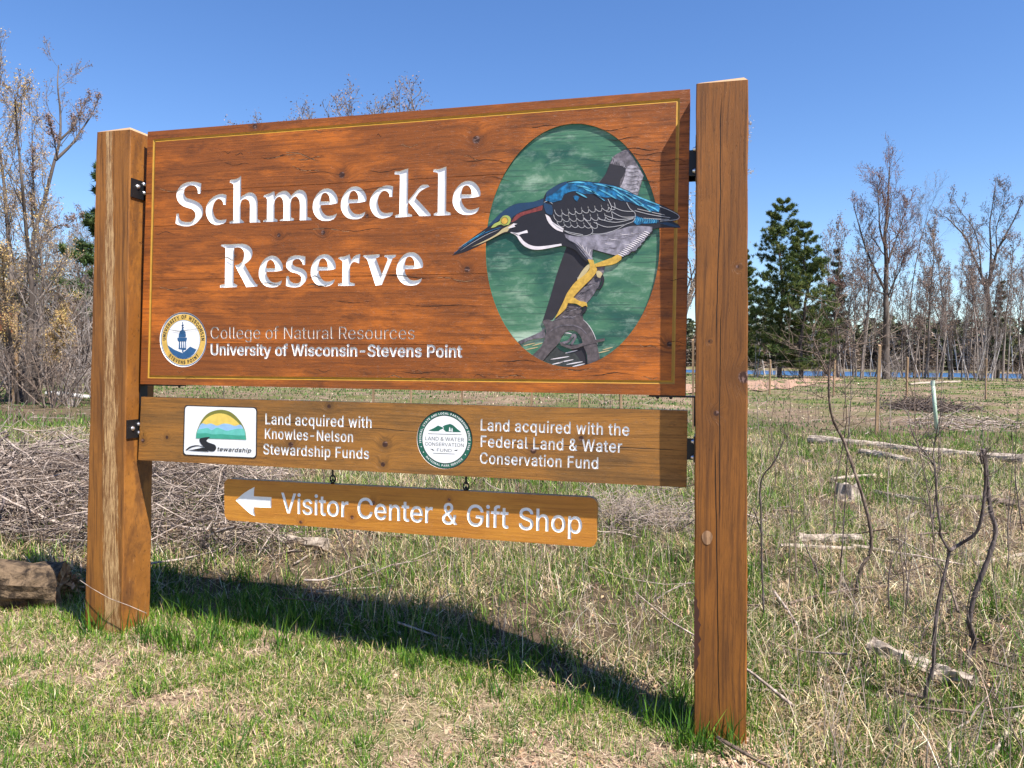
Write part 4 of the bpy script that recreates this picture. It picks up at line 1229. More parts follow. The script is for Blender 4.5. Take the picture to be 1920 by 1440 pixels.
# ================================================================== grass and litter
M_blade = leafmat("grass_blade", .6, .30)
def blades(x, y, h, w, lean, az, col, z0=None, base_dark=.75, bend=.55, seg=2, tipcol=None):
    n = len(x)
    z = gz(x, y) - .004 if z0 is None else z0
    ca, sa = np.cos(az), np.sin(az)
    tw = az + rng.uniform(-.9, .9, n) + math.pi / 2
    wx, wy = np.cos(tw) * w / 2, np.sin(tw) * w / 2
    out = np.zeros((n, 5, 3), np.float32)
    def at(s):
        le = lean * (bend + (1 - bend) * s) 
        return x + ca * h * s * np.sin(le), y + sa * h * s * np.sin(le), z + h * s * np.cos(le)
    X, Y, Z = at(np.zeros(n))
    out[:, 0] = np.stack([X - wx, Y - wy, Z], 1); out[:, 1] = np.stack([X + wx, Y + wy, Z], 1)
    X, Y, Z = at(np.full(n, .55))
    out[:, 2] = np.stack([X + wx * .8, Y + wy * .8, Z], 1); out[:, 3] = np.stack([X - wx * .8, Y - wy * .8, Z], 1)
    X, Y, Z = at(np.ones(n))
    out[:, 4] = np.stack([X, Y, Z], 1)
    b = np.arange(n) * 5
    f4 = np.stack([b, b+1, b+2, b+3], 1); f3 = np.stack([b+3, b+2, b+4], 1)
    flat = np.concatenate([f4, f3], 1).ravel()
    cnt = np.tile([4, 3], n)
    cc = np.repeat(col[:, None, :], 5, 1).astype(np.float32)
    if tipcol is not None: cc[:, 4] = tipcol
    return out.reshape(-1, 3), flat, cnt, cc.reshape(-1, 3)
def merge(parts):
    V, Fl, Cn, Co = [], [], [], []; b = 0
    for v, f, c, k_ in parts:
        V.append(v); Fl.append(f + b); Cn.append(c); Co.append(k_); b += len(v)
    return np.concatenate(V), np.concatenate(Fl), np.concatenate(Cn), np.concatenate(Co)
def palette(n, cols, jit=.18):
    cols = np.array(cols)
    c = cols[rng.integers(0, len(cols), n)]
    return np.clip(c * (1 + rng.normal(0, jit, (n, 1))) * (1 + rng.normal(0, .05, (n, 3))), .005, .9)
GREEN = [(.060, .145, .014), (.095, .195, .018), (.150, .240, .028), (.040, .105, .018), (.20, .27, .050)]
GREENS2 = [(.050, .110, .030), (.075, .150, .035), (.11, .18, .05)]
STRAW = [(.50, .385, .245), (.60, .48, .32), (.40, .30, .19), (.66, .55, .40), (.32, .225, .145), (.52, .44, .26)]
OLD = [(.30, .225, .16), (.40, .315, .225), (.22, .165, .12), (.48, .39, .29)]

def polar(n, r0, r1, u0, u1, power):
    """points round the camera's spot, density falling with distance"""
    q = rng.random(n)
    e = 2 - power
    r = (r0 ** e + q * (r1 ** e - r0 ** e)) ** (1 / e)
    th = np.radians(u0 + rng.random(n) * (u1 - u0))
    return r * np.sin(th), r * np.cos(th), r
def wildness(x, y):
    """0 on the mown lawn in front of the sign, 1 in the unmown field"""
    edge = 3.30 + .10 * np.sin(x * 2.1) + .06 * np.sin(x * 5.3 + 1) + np.clip(-x - 1.9, 0, 3) * .12
    a_ = np.clip((y - edge) / .22, 0, 1)
    b_ = np.clip((x - (.06 + .05 * np.sin(y * 9))) / .35, 0, 1)
    return np.maximum(a_, b_)

# mown lawn
parts = []
n = 380000
x, y, r = polar(n, 2.0, 5.6, -66, 34, .9)
m_ = wildness(x, y)
pat = vnoise(x, y, .28, 5) * .55 + vnoise(x, y, .09, 6) * .45
bare = np.clip((vnoise(x, y, .55, 21) * .6 + vnoise(x, y, .2, 22) * .4 - .22) * 3.4 + (y - 2.75) * .9 + np.clip(-x - 1.5, 0, 1) * .35, .10, 1)
keep = (rng.random(n) < (1 - m_)) & (rng.random(n) < np.clip((pat - .24) * 3.6, .08, 1) * bare)
x, y, m_, pat = x[keep], y[keep], m_[keep], pat[keep]
n = len(x)
h = (.018 + .045 * rng.random(n) ** 1.6) * (1 + .9 * np.clip(pat - .55, 0, 1)) * (1 + .9 * np.clip((y - 3.0) * 2, 0, 1))
col = palette(n, GREEN, .20)
yel = rng.random(n) < .14
col[yel] = palette(yel.sum(), STRAW, .2)
parts.append(blades(x, y, h, .0020 + .0022 * rng.random(n), rng.uniform(.15, 1.15, n), rng.uniform(0, 6.28, n), np.clip(col * np.array([1.35, 1.22, 1.15]), 0, .9)))
# dead thatch lying in the lawn
n = 105000
x, y, r = polar(n, 2.0, 5.6, -66, 34, .9)
keep = rng.random(n) > wildness(x, y)
x, y = x[keep], y[keep]; n = len(x)
parts.append(blades(x, y, .015 + .05 * rng.random(n), .0016 + .002 * rng.random(n), rng.uniform(1.15, 1.52, n), rng.uniform(0, 6.28, n), palette(n, [(.56, .44, .28), (.66, .54, .36), (.40, .30, .19), (.52, .37, .26)], .2), z0=gz(x, y) + .004 + .008 * rng.random(n), bend=.9))
# coarse tufts on the lawn
cx, cy, _ = polar(420, 2.1, 4.0, -60, 14, .9)
ok = wildness(cx, cy) < .5; cx, cy = cx[ok], cy[ok]
k_ = 34
x = np.repeat(cx, k_) + rng.normal(0, .022, len(cx) * k_); y = np.repeat(cy, k_) + rng.normal(0, .022, len(cx) * k_)
n = len(x)
az = np.arctan2(y - np.repeat(cy, k_), x - np.repeat(cx, k_)) + rng.normal(0, .4, n)
sz = np.repeat(rng.uniform(.5, 1.25, len(cx)), k_)
parts.append(blades(x, y, (.03 + .05 * rng.random(n)) * sz, .0028 + .0018 * rng.random(n), rng.uniform(.1, 1.1, n), az, palette(n, GREEN[:4], .15)))
V, Fl, Cn, Co = merge(parts)
link("lawn_grass", fast_mesh("lawn_grass", V, Fl, Cn, M_blade, Co), None, kind="stuff", label="short patchy lawn grass with bare soil and dead thatch in front of the sign", category="grass")

# unmown field near
def field_layer(n, r0, r1, power, cols, hmin, hmax, wid, lean0, lean1, maskf=None, grow=0.0, jit=.3, sc=1.0, lift=.0):
    x, y, r = polar(n, r0, r1, -68, 44, power)
    keep = rng.random(n) < wildness(x, y)
    if maskf is not None: keep &= rng.random(n) < maskf(x, y)
    x, y, r = x[keep], y[keep], r[keep]; n = len(x)
    g = 1 + grow * np.clip(r - 4, 0, 60)
    h = (hmin + (hmax - hmin) * rng.random(n) ** 1.5) * sc * (1 + .35 * grow * np.clip(r - 4, 0, 20))
    return blades(x, y, h, wid * (.6 + .8 * rng.random(n)) * g, rng.uniform(lean0, lean1, n), rng.uniform(0, 6.28, n), palette(n, cols, jit), z0=gz(x, y) + lift * rng.random(n))
gm = lambda x, y: np.clip((vnoise(x, y, .60, 31) * .45 + vnoise(x, y, .13, 32) * .50 + vnoise(x, y, 2.5, 33) * .22 - .50) * 8, .05, 1) * np.where((x < -.66 * y) & (y > 4.0) & (y < 8), .3, 1)
nb = lambda x, y: np.where((x < -.66 * y) & (y > 4.1) & (y < 7.3), .25, 1.0) * np.clip((vnoise(x, y, .22, 41) * .5 + vnoise(x, y, .75, 42) * .6 - .28) * 3.2, .25, 1)
STRAW_HI = [(.50, .375, .20), (.60, .47, .28), (.40, .285, .155), (.66, .54, .36), (.30, .20, .11), (.48, .40, .20)]
parts = [field_layer(230000, 2.2, 16, 1.35, STRAW_HI, .035, .15, .0030, 1.12, 1.56, nb, .10, lift=.06),
         field_layer(26000, 2.2, 14, 1.35, STRAW, .10, .34, .0026, .2, 1.1, nb, .10, lift=.02),
         field_layer(60000, 2.2, 16, 1.35, OLD, .05, .18, .005, 1.2, 1.55, nb, .10, lift=.03),
         field_layer(250000, 2.2, 16, 1.35, GREEN, .04, .17, .0038, .05, .9, gm, .11),
         field_layer(60000, 7, 18, 1.0, GREEN, .04, .13, .0045, .05, .9, gm, .13)]
V, Fl, Cn, Co = merge(parts)
link("field_grass", fast_mesh("field_grass", V, Fl, Cn, M_blade, Co), None, kind="stuff", label="unmown field of matted straw and new green grass behind the sign", category="grass")
# taller fresh green grass along the back edge of the lawn
cx = rng.uniform(-4.2, .2, 120); cy = 3.42 + rng.normal(0, .20, 120) + np.clip(-cx - 1.9, 0, 3) * .12
cx = np.concatenate([cx, rng.uniform(.1, 3.4, 120), np.full(4, 0) + rng.normal(0.0, .12, 4), rng.normal(-2.5, .15, 7)]); cy = np.concatenate([cy, rng.uniform(2.0, 5, 120), 2.94 + rng.normal(0, .03, 4), 2.95 + rng.normal(0, .05, 7)])
k_ = 42
x = np.repeat(cx, k_) + rng.normal(0, .035, len(cx) * k_); y = np.repeat(cy, k_) + rng.normal(0, .03, len(cx) * k_)
n = len(x); sz = np.repeat(rng.uniform(.3, 1.2, len(cx)), k_)
parts = [blades(x, y, (.05 + .13 * rng.random(n)) * sz, .004 + .003 * rng.random(n), rng.uniform(.05, .75, n), rng.uniform(0, 6.28, n), palette(n, GREEN[:4], .15))]
V, Fl, Cn, Co = merge(parts)
link("tall_grass", fast_mesh("tall_grass", V, Fl, Cn, M_blade, Co), None, kind="stuff", label="taller green grass tufts along the foot of the sign and in the field", category="grass")
# far field
def far_mask(x, y): return np.clip((vnoise(x, y, 3.5, 51) * .6 + vnoise(x, y, 1.1, 52) * .5 - .34) * 4, .15, 1)
def far_blades(n, cols, mask, hmin, hmax, l0, l1):
    x, y, r = polar(n, 12, 108, -62, 36, 1.3)
    keep = rng.random(n) < mask(x, y); x, y, r = x[keep], y[keep], r[keep]; n = len(x)
    return blades(x, y, (hmin + (hmax - hmin) * rng.random(n)) * (1 + r * .002), .0011 * r * (.6 + .8 * rng.random(n)), rng.uniform(l0, l1, n), rng.uniform(0, 6.28, n), palette(n, cols, .22))
parts = [far_blades(70000, STRAW + OLD * 2 + [(.30, .20, .15), (.22, .15, .12)] * 3, lambda x, y: .8 - .75 * far_mask(x, y), .05, .14, .9, 1.5),
         far_blades(120000, GREENS2 + [(.13, .20, .04)], far_mask, .04, .11, .1, .9)]
V, Fl, Cn, Co = merge(parts)
link("far_grass", fast_mesh("far_grass", V, Fl, Cn, M_blade, Co), None, kind="stuff", label="distant clearing of green and brown grass reaching to the pond", category="grass")

# dead leaves and chips
def flakes(x, y, s, col, z0):
    n = len(x)
    az = rng.uniform(0, 6.28, n); ti = rng.normal(0, .45, n); tj = rng.normal(0, .45, n)
    asp = rng.uniform(.35, .8, n)
    pts = np.zeros((n, 4, 3), np.float32)
    for k_, (u, v_) in enumerate(((-1, 0), (0, -1), (1, 0), (0, 1))):
        lx = u * s; ly = v_ * s * asp
        pts[:, k_, 0] = x + lx * np.cos(az) - ly * np.sin(az)
        pts[:, k_, 1] = y + lx * np.sin(az) + ly * np.cos(az)
        pts[:, k_, 2] = z0 + lx * np.sin(ti) + ly * np.sin(tj) + (np.abs(v_) * s * .25)
    b = np.arange(n) * 4
    f = np.stack([b, b+1, b+2, b, b+2, b+3], 1).ravel()
    return pts.reshape(-1, 3), f, np.full(2 * n, 3), np.repeat(col, 4, 0)
LEAF = [(.36, .215, .13), (.47, .31, .20), (.27, .155, .095), (.52, .385, .27), (.20, .12, .08)]
parts = []
x, y, r = polar(26000, 2.1, 11, -66, 42, 1.2); kp = rng.random(26000) < .12 + .75 * wildness(x, y) * (vnoise(x, y, .5, 61) > .45)
x, y = x[kp], y[kp]
parts.append(flakes(x, y, rng.uniform(.004, .016, len(x)), palette(len(x), LEAF, .2), gz(x, y) + .008 + .02 * rng.random(len(x)) * wildness(x, y)))
x = rng.normal(.20, .11, 900); y = rng.normal(2.88, .13, 900)
parts.append(flakes(x, y, rng.uniform(.006, .016, 900), palette(900, [(.50, .34, .24), (.42, .27, .18), (.60, .44, .32)], .15), gz(x, y) + .008 + .012 * rng.random(900)))
x = rng.normal(-.35, .35, 700); y = rng.normal(2.6, .12, 700)
parts.append(flakes(x, y, rng.uniform(.004, .012, 700), palette(700, LEAF, .15), gz(x, y) + .006 + .008 * rng.random(700)))
V, Fl, Cn, Co = merge(parts)
link("leaf_litter", fast_mesh("leaf_litter", V, Fl, Cn, leafmat("dead_leaf", .85, .1), Co), None, kind="stuff", label="small dead leaves and wood chips scattered in the grass", category="litter")

# ================================================================== twigs and brush
M_twig_pale = bark("pale_dead_twig", (.20, .15, .125), (.50, .41, .345), 30)
M_twig_dark = bark("dark_stem_bark", (.060, .045, .040), (.17, .135, .125), 40)
M_twig_brown = bark("brown_dead_twig", (.085, .060, .046), (.25, .185, .145), 30)
M_log = bark("weathered_log", (.20, .155, .12), (.52, .43, .35), 22, bumpd=.02)
M_logdark = bark("rough_log_bark", (.020, .014, .010), (.17, .115, .070), 15, zs=1, bumpd=.06)
M_birch = bark("birch_bark", (.42, .40, .385), (.74, .71, .68), 5, zs=1.2, bumpd=.004)

def twig_batch(n, center, L, r, flat, h0, h1, rngl, bendy=.35, segs=4, sides=3, mound=None):
    """numpy batch of crooked twigs, returned as vertices and quads"""
    cx, cy = center(n)
    L = rngl.uniform(L[0], L[1], n) * rngl.uniform(.5, 1, n); rr = rngl.uniform(r[0], r[1], n) ** 1.0
    az = rngl.uniform(0, 6.283, n); el = rngl.normal(0, flat, n)
    d = np.stack([np.cos(az) * np.cos(el), np.sin(az) * np.cos(el), np.sin(el)], 1)
    base = gz(cx, cy)
    mh = mound(cx, cy) if mound is not None else np.ones(n)
    pz = base + h0 + (h1 - h0) * rngl.random(n) * mh
    p = np.stack([cx, cy, pz], 1) - d * L[:, None] * .5
    P_ = [p]
    for s in range(segs):
        d = d + rngl.normal(0, bendy, (n, 3)) * .5; d /= np.linalg.norm(d, axis=1)[:, None]
        p = p + d * (L / segs)[:, None]
        p[:, 2] = np.maximum(p[:, 2], gz(p[:, 0], p[:, 1]) + .005)
        P_.append(p)
    P_ = np.stack(P_, 1)
    a = np.cross(d, [0.3, 0.2, .93]); a /= np.linalg.norm(a, axis=1)[:, None]; b = np.cross(d, a)
    V = np.zeros((n, segs + 1, sides, 3), np.float32)
    for s in range(segs + 1):
        rs = rr * (1 - .65 * s / segs)
        for k_ in range(sides):
            t_ = 2 * math.pi * k_ / sides
            V[:, s, k_] = P_[:, s] + (a * math.cos(t_) + b * math.sin(t_)) * rs[:, None]
    idx = np.arange(n)[:, None] * ((segs + 1) * sides)
    fs = []
    for s in range(segs):
        for k_ in range(sides):
            k2 = (k_ + 1) % sides
            fs.append(np.stack([idx[:, 0] + s*sides+k_, idx[:, 0] + s*sides+k2, idx[:, 0] + (s+1)*sides+k2, idx[:, 0] + (s+1)*sides+k_], 1))
    Fq = np.concatenate(fs)
    return V.reshape(-1, 3), Fq
def stuff_twigs(name, batches, mats, label, cat):
    V, Fq, M, b = [], [], [], 0
    for (v, f), mi in batches:
        V.append(v); Fq.append(f + b); M.append(np.full(len(f), mi)); b += len(v)
    V = np.concatenate(V); Fq = np.concatenate(Fq); M = np.concatenate(M)
    link(name, fast_mesh(name, V, Fq.ravel(), np.full(len(Fq), 4), mats, mat_idx=M), None, kind="stuff", label=label, category=cat)
r2 = np.random.default_rng(5)
def brush_center(n):
    u = -(.60 + 1.05 * r2.random(n) ** .85)
    y = 4.05 + 3.2 * r2.random(n) ** 1.15 + np.clip(.75 + u, 0, 1) * .5
    return u * y, y
def mound(x, y):
    return np.clip(1 - ((y - 5.3) / 1.75) ** 2, .05, 1) * np.clip((-x - 1.8) / .9, .1, 1) * (.55 + .7 * vnoise(x, y, .7, 71))
stuff_twigs("brush_pile", [(twig_batch(3300, brush_center, (.2, .95), (.0022, .0060), .34, .02, .62, r2, .45, mound=mound), 0),
                           (twig_batch(2600, brush_center, (.2, .9), (.0020, .0055), .34, .0, .50, r2, .45, mound=mound), 1),
                           (twig_batch(2200, brush_center, (.2, .9), (.0020, .0060), .30, .0, .42, r2, .4, mound=mound), 2),
                           (twig_batch(90, brush_center, (.6, 1.6), (.007, .015), .22, .05, .55, r2, .28, 6, 5, mound=mound), 0),
                           (twig_batch(90, brush_center, (.6, 1.6), (.008, .017), .2, .0, .45, r2, .28, 6, 5, mound=mound), 2)],
            [M_twig_pale, M_twig_brown, M_twig_dark], "tangled heap of grey brown dead twigs and canes behind the left post", "brush")
def ring_center(px, py, s):
    g = G(px, py)
    return lambda n: (g.x + r2.normal(0, s, n), g.y + r2.normal(0, s, n))
stuff_twigs("twig_heap", [(twig_batch(420, ring_center(1200, 985, .30), (.2, .7), (.0015, .004), .5, .0, .22, r2), 0), (twig_batch(120, ring_center(1200, 990, .25), (.2, .6), (.002, .006), .5, .0, .12, r2), 1)],
            [M_twig_pale, M_twig_dark], "small heap of dead stalks under the right half of the hanging sign", "brush")
stuff_twigs("slash_heap", [(twig_batch(500, ring_center(1735, 768, .55), (.4, 1.2), (.004, .018), .35, .0, .3, r2), 0), (twig_batch(420, ring_center(1740, 770, .55), (.4, 1.2), (.008, .026), .25, .0, .2, r2), 1), (twig_batch(160, ring_center(1830, 795, 1.0), (.4, 1.5), (.004, .02), .1, .0, .08, r2), 2)],
            [M_twig_brown, M_twig_dark, M_twig_pale], "dark heap of cut branches lying in the clearing right of the post", "brush")
def field_center(n):
    x, y, r = polar(n, 2.6, 40, -56, 42, 1.15)
    bad = wildness(x, y) < .9
    x[bad] = np.abs(x[bad]) + .8; y[bad] += .6
    return x, y
stuff_twigs("fallen_sticks", [(twig_batch(900, field_center, (.2, 1.1), (.002, .010), .10, .01, .07, r2, .35), 0), (twig_batch(600, field_center, (.3, 1.4), (.003, .014), .06, .01, .05, r2, .2), 1)],
            [M_twig_pale, M_twig_brown], "loose fallen sticks scattered over the field", "sticks")
# upright dead canes
def cane_batch(n, cf, h, r):
    cx, cy = cf(n)
    base = gz(cx, cy)
    H = r2.uniform(h[0], h[1], n); rr = r2.uniform(r[0], r[1], n)
    d = np.stack([r2.normal(0, .14, n), r2.normal(0, .14, n), np.ones(n)], 1)
    p = np.stack([cx, cy, base], 1); P_ = [p]
    for s in range(5):
        d = d + np.concatenate([r2.normal(0, .10, (n, 2)), np.zeros((n, 1))], 1)
        dn = d / np.linalg.norm(d, axis=1)[:, None]
        p = p + dn * (H / 5)[:, None]; P_.append(p)
    P_ = np.stack(P_, 1)
    V = np.zeros((n, 6, 3, 3), np.float32)
    for s in range(6):
        for k_ in range(3):
            t_ = 2 * math.pi * k_ / 3
            V[:, s, k_] = P_[:, s] + np.array([math.cos(t_), math.sin(t_), 0]) * (rr * (1 - .7 * s / 5))[:, None]
    idx = np.arange(n) * 18
    Fq = np.concatenate([np.stack([idx + s*3+k_, idx + s*3+(k_+1) % 3, idx + s*3+3+(k_+1) % 3, idx + s*3+3+k_], 1) for s in range(5) for k_ in range(3)])
    return V.reshape(-1, 3), Fq
def wild_center(n):
    x, y, r = polar(n * 3, 2.3, 12, -60, 42, 1.2)
    k2 = wildness(x, y) > .7
    return x[k2][:n], y[k2][:n]
def wc(n):
    x, y = wild_center(n); m__ = min(len(x), n)
    return x[:m__], y[:m__]
x_, y_ = wild_center(2200)
def fixed(xx, yy): return lambda n: (xx[:n], yy[:n])
nn_ = len(x_)
stuff_twigs("dead_stalks", [(cane_batch(nn_ // 2, fixed(x_, y_), (.12, .65), (.0012, .0028)), 0), (cane_batch(nn_ // 2, fixed(x_[nn_//2:], y_[nn_//2:]), (.10, .6), (.0008, .0022)), 1)],
            [M_twig_pale, M_twig_dark], "thin upright dead stalks standing in the field grass", "stalks")

# ---- traced saplings of the right foreground
def pxtube(m, pts, Y, rad, sides=6, jit=0.0, mi=0):
    """stem through pixels on the plane Y, with some depth wander"""
    out = []
    off = 0.0
    for i, (px, py) in enumerate(pts):
        off += rng.normal(0, jit) if i else 0
        out.append(P(px, py, Y + off))
    # subdivide smoothly
    fine, rf = [], []
    n = len(out)
    for i in range(n - 1):
        p0 = out[i-1] if i else out[0]; p3 = out[min(i+2, n-1)]
        for kk in range(3):
            tt = kk / 3
            fine.append(.5 * ((2*out[i]) + (-p0+out[i+1])*tt + (2*p0-5*out[i]+4*out[i+1]-p3)*tt*tt + (-p0+3*out[i]-3*out[i+1]+p3)*tt**3))
            rf.append(rad[0] + (rad[1] - rad[0]) * (i + tt) / (n - 1))
    fine.append(out[-1]); rf.append(rad[1])
    rf = [q * (1 + .12 * math.sin(i * 2.7)) for i, q in enumerate(rf)]
    m.tube(fine, rf, sides, mi)
    return fine
def twiglets(m, line, n, L, r):
    for _ in range(n):
        i = rng.integers(len(line) // 3, len(line))
        p = Vector(line[i]); d = Vector((rng.normal(0, 1), rng.normal(0, 1), rng.uniform(.2, 1.2))).normalized()
        l = L * rng.uniform(.4, 1)
        pts = [p]
        for s in range(3):
            d = (d + Vector(rng.normal(0, .25, 3))).normalized(); p = p + d * l / 3; pts.append(p)
        m.tube(pts, [r, r*.8, r*.6, r*.35], 3)
def sapling(name, label, base, stems, mat, tw=(26, .25, .0018), group=None, mats2=None):
    g = G(*base)
    t_ = thing(name, label, "sapling", g, group)
    m = MB(); m2 = MB()
    for st_, rad, *rest in stems:
        ln = pxtube(m, st_, g.y, rad, 6, .02)
        if tw[0]: twiglets(m2, ln, max(2, int(tw[0] * 2.2) // len(stems)), tw[1], tw[2])
        for q_ in range(len(ln) * 2):              # buds and nodes along the stem
            i_ = rng.integers(1, len(ln)); c_ = ln[i_].lerp(ln[i_ - 1], rng.random()); rr_ = rad[0] * (1 - i_ / len(ln)) + rad[1] * i_ / len(ln)
            d_ = Vector(rng.normal(0, 1, 3)).normalized(); m.tube([c_, c_ + d_ * rr_ * 1.7 + Vector((0, 0, rr_ * .8))], [rr_ * .55, rr_ * .12], 4)
    m.build("stem", mat, t_, smooth=True)
    if m2.v: m2.build("twigs", mat, t_, kind="stuff")
    return t_
sapling("sapling", "bare sapling with spreading pale top just right of the right post", (1605, 1117),
        [([(1605, 1122), (1608, 1093), (1617, 1060), (1632, 1037), (1632, 990), (1618, 933), (1605, 893), (1583, 830), (1563, 790), (1555, 753), (1554, 707), (1556, 677)], (.0125, .006)),
         ([(1554, 707), (1533, 667), (1508, 658), (1480, 653)], (.0042, .0022)), ([(1555, 700), (1530, 650), (1524, 625), (1525, 608)], (.004, .002)),
         ([(1556, 690), (1577, 657), (1590, 640), (1602, 622)], (.004, .002)), ([(1556, 680), (1558, 645), (1560, 620), (1568, 590), (1572, 560)], (.0042, .002)),
         ([(1556, 700), (1580, 690), (1585, 740), (1580, 800)], (.0016, .0016)), ([(1556, 705), (1540, 690), (1520, 640), (1545, 610)], (.002, .0008)), ([(1556, 680), (1590, 650), (1640, 640), (1680, 615)], (.003, .0016)), ([(1556, 752), (1530, 740), (1505, 712)], (.002, .0007))],
        M_twig_brown, (60, .34, .0019))
sapling("sapling", "thin straight dark stem beside the right edge of the right post", (1433, 1175),
        [([(1433, 1180), (1431, 1120), (1428, 1040), (1427, 960), (1425, 918), (1432, 890), (1447, 873), (1460, 850), (1470, 823)], (.0055, .0035)), ([(1427, 1000), (1415, 960), (1409, 955), (1405, 970)], (.003, .002)), ([(1428, 930), (1410, 985), (1404, 1000)], (.0022, .002))], M_twig_dark, (12, .15, .0010))
sapling("sapling", "tall forked dark sapling leaning through the foreground grass at right", (1730, 1330),
        [([(1728, 1335), (1731, 1320), (1740, 1280), (1750, 1250), (1752, 1193), (1760, 1127), (1773, 1070), (1780, 1033)], (.0085, .007)),
         ([(1780, 1033), (1800, 1020), (1831, 998), (1843, 953), (1848, 893), (1843, 843)], (.0075, .006)),
         ([(1780, 1033), (1763, 1003), (1763, 985), (1757, 943), (1753, 877), (1750, 850), (1757, 807), (1765, 773)], (.0055, .002)), ([(1753, 877), (1735, 848), (1723, 837), (1708, 805), (1703, 773)], (.003, .0014)),
         ([(1762, 1000), (1745, 970), (1742, 905)], (.0014, .0006)), ([(1758, 1060), (1700, 1070), (1650, 1095)], (.0016, .0008)), ([(1756, 1150), (1735, 1180), (1725, 1215)], (.002, .001))], M_twig_dark, (60, .20, .0015))
sapling("sapling", "thick bent stem looping up to a cut top near the right edge", (1812, 1253),
        [([(1811, 1258), (1815, 1235), (1827, 1207), (1820, 1180), (1818, 1160), (1830, 1107), (1853, 1047), (1867, 997), (1858, 960), (1852, 913), (1849, 872), (1846, 843)], (.0130, .0085)), ([(1846, 843), (1838, 850), (1842, 870)], (.006, .004)), ([(1818, 1170), (1814, 1140), (1820, 1110)], (.003, .002)), ([(1856, 1030), (1871, 1160), (1846, 1163)], (.0018, .0010))], M_twig_dark, (22, .16, .0016))
sapling("sapling", "slim dark stem at the very right edge of the photo", (1917, 1010),
        [([(1919, 1015), (1912, 960), (1904, 900), (1903, 875)], (.006, .003)), ([(1908, 925), (1920, 905), (1935, 895)], (.003, .0015))], M_twig_dark, (8, .15, .0012))
sapling("sapling", "low bare twiggy stem at the bottom right of the field", (1672, 1405),
        [([(1680, 1410), (1668, 1370), (1664, 1320), (1657, 1253)], (.003, .0012)), ([(1680, 1410), (1685, 1370), (1700, 1350), (1730, 1330)], (.0022, .0008)), ([(1682, 1400), (1688, 1368), (1680, 1360), (1684, 1300)], (.002, .0008))], M_twig_dark, (14, .10, .0008))
sapling("sapling", "short crooked stem in the grass left of the tall fork", (1700, 1176),
        [([(1698, 1180), (1699, 1135), (1702, 1093), (1713, 1033)], (.0048, .002))], M_twig_dark, (6, .12, .0009))
sapling("sapling", "small forked stem behind the rotten log", (1668, 1160),
        [([(1668, 1163), (1666, 1120), (1667, 1077), (1678, 1040), (1703, 1007)], (.0052, .002)), ([(1670, 1060), (1671, 1030), (1672, 985)], (.0022, .001))], M_twig_dark, (8, .14, .0009))
sapling("sapling", "short dark curved stem midway between post and saplings", (1535, 1095),
        [([(1535, 1098), (1532, 1070), (1525, 1053), (1515, 1035), (1511, 1022)], (.007, .003))], M_twig_dark, (4, .1, .0010))
sapling("sapling", "dark stem crossing under the left end of the hanging sign", (650, 1045),
        [([(655, 1050), (640, 1020), (632, 995), (620, 960), (612, 920), (605, 880), (600, 820)], (.006, .003)), ([(630, 990), (560, 1020), (500, 1035)], (.003, .0015))], M_twig_dark, (14, .25, .0012))
sapling("sapling", "thin twiggy stem rising in the shade below the hanging sign", (905, 1140),
        [([(790, 1130), (760, 1085), (735, 1050), (700, 1000), (690, 960)], (.0022, .001))], M_twig_dark, (10, .16, .0008))
g = G(150, 1182)
st_ = thing("dry_stalk", "long pale dry stalk leaning across the foot of the left post", "stalk", g)
m = MB(); m.tube([P(150, 1088, 2.99), P(172, 1103, 2.975), P(205, 1122, 2.965), P(243, 1136, 2.96), P(275, 1150, 2.97)], [.0012, .0013, .0014, .0014, .0012], 4); m.build("stem", M_twig_pale, st_)
# thin random saplings over the field
gs = "thin bare saplings scattered over the clearing"
sp_m = []
for q in range(3):
    m = MB()
    p = Vector((0, 0, 0)); d = Vector((0, 0, 1)); pts = [p]
    for s in range(7):
        d = (d + Vector((rng.normal(0, .12), rng.normal(0, .12), .15))).normalized(); p = p + d * .16; pts.append(p)
    m.tube(pts, [.004 * (1 - .11 * i) for i in range(8)], 4)
    twiglets(m, pts, 12, .35, .0014)
    sp_m.append(m)
first = None
spm_mesh = []
for q, m in enumerate(sp_m):
    me = bpy.data.meshes.new("sapling"); me.from_pydata(m.v, [], m.f); me.materials.append((M_twig_dark, M_twig_brown, M_twig_pale)[q]); spm_mesh.append(me)
for i in range(60):
    px = random.choice([random.uniform(1410, 1915)] * 5 + [random.uniform(300, 1290)] + [random.uniform(5, 160)])
    py = random.choice([random.uniform(760, 1150), random.uniform(735, 850)])
    if px < 200: py = random.uniform(745, 850)
    g = G(px, py)
    o = link("sapling", spm_mesh[i % 3])
    o.location = g; o.scale = [random.uniform(.7, 1.5)] * 3; o.rotation_euler = (0, 0, random.uniform(0, 6))
    o['label'] = "thin bare waist high sapling standing out in the grassy clearing"; o['category'] = "sapling"; o['group'] = gs

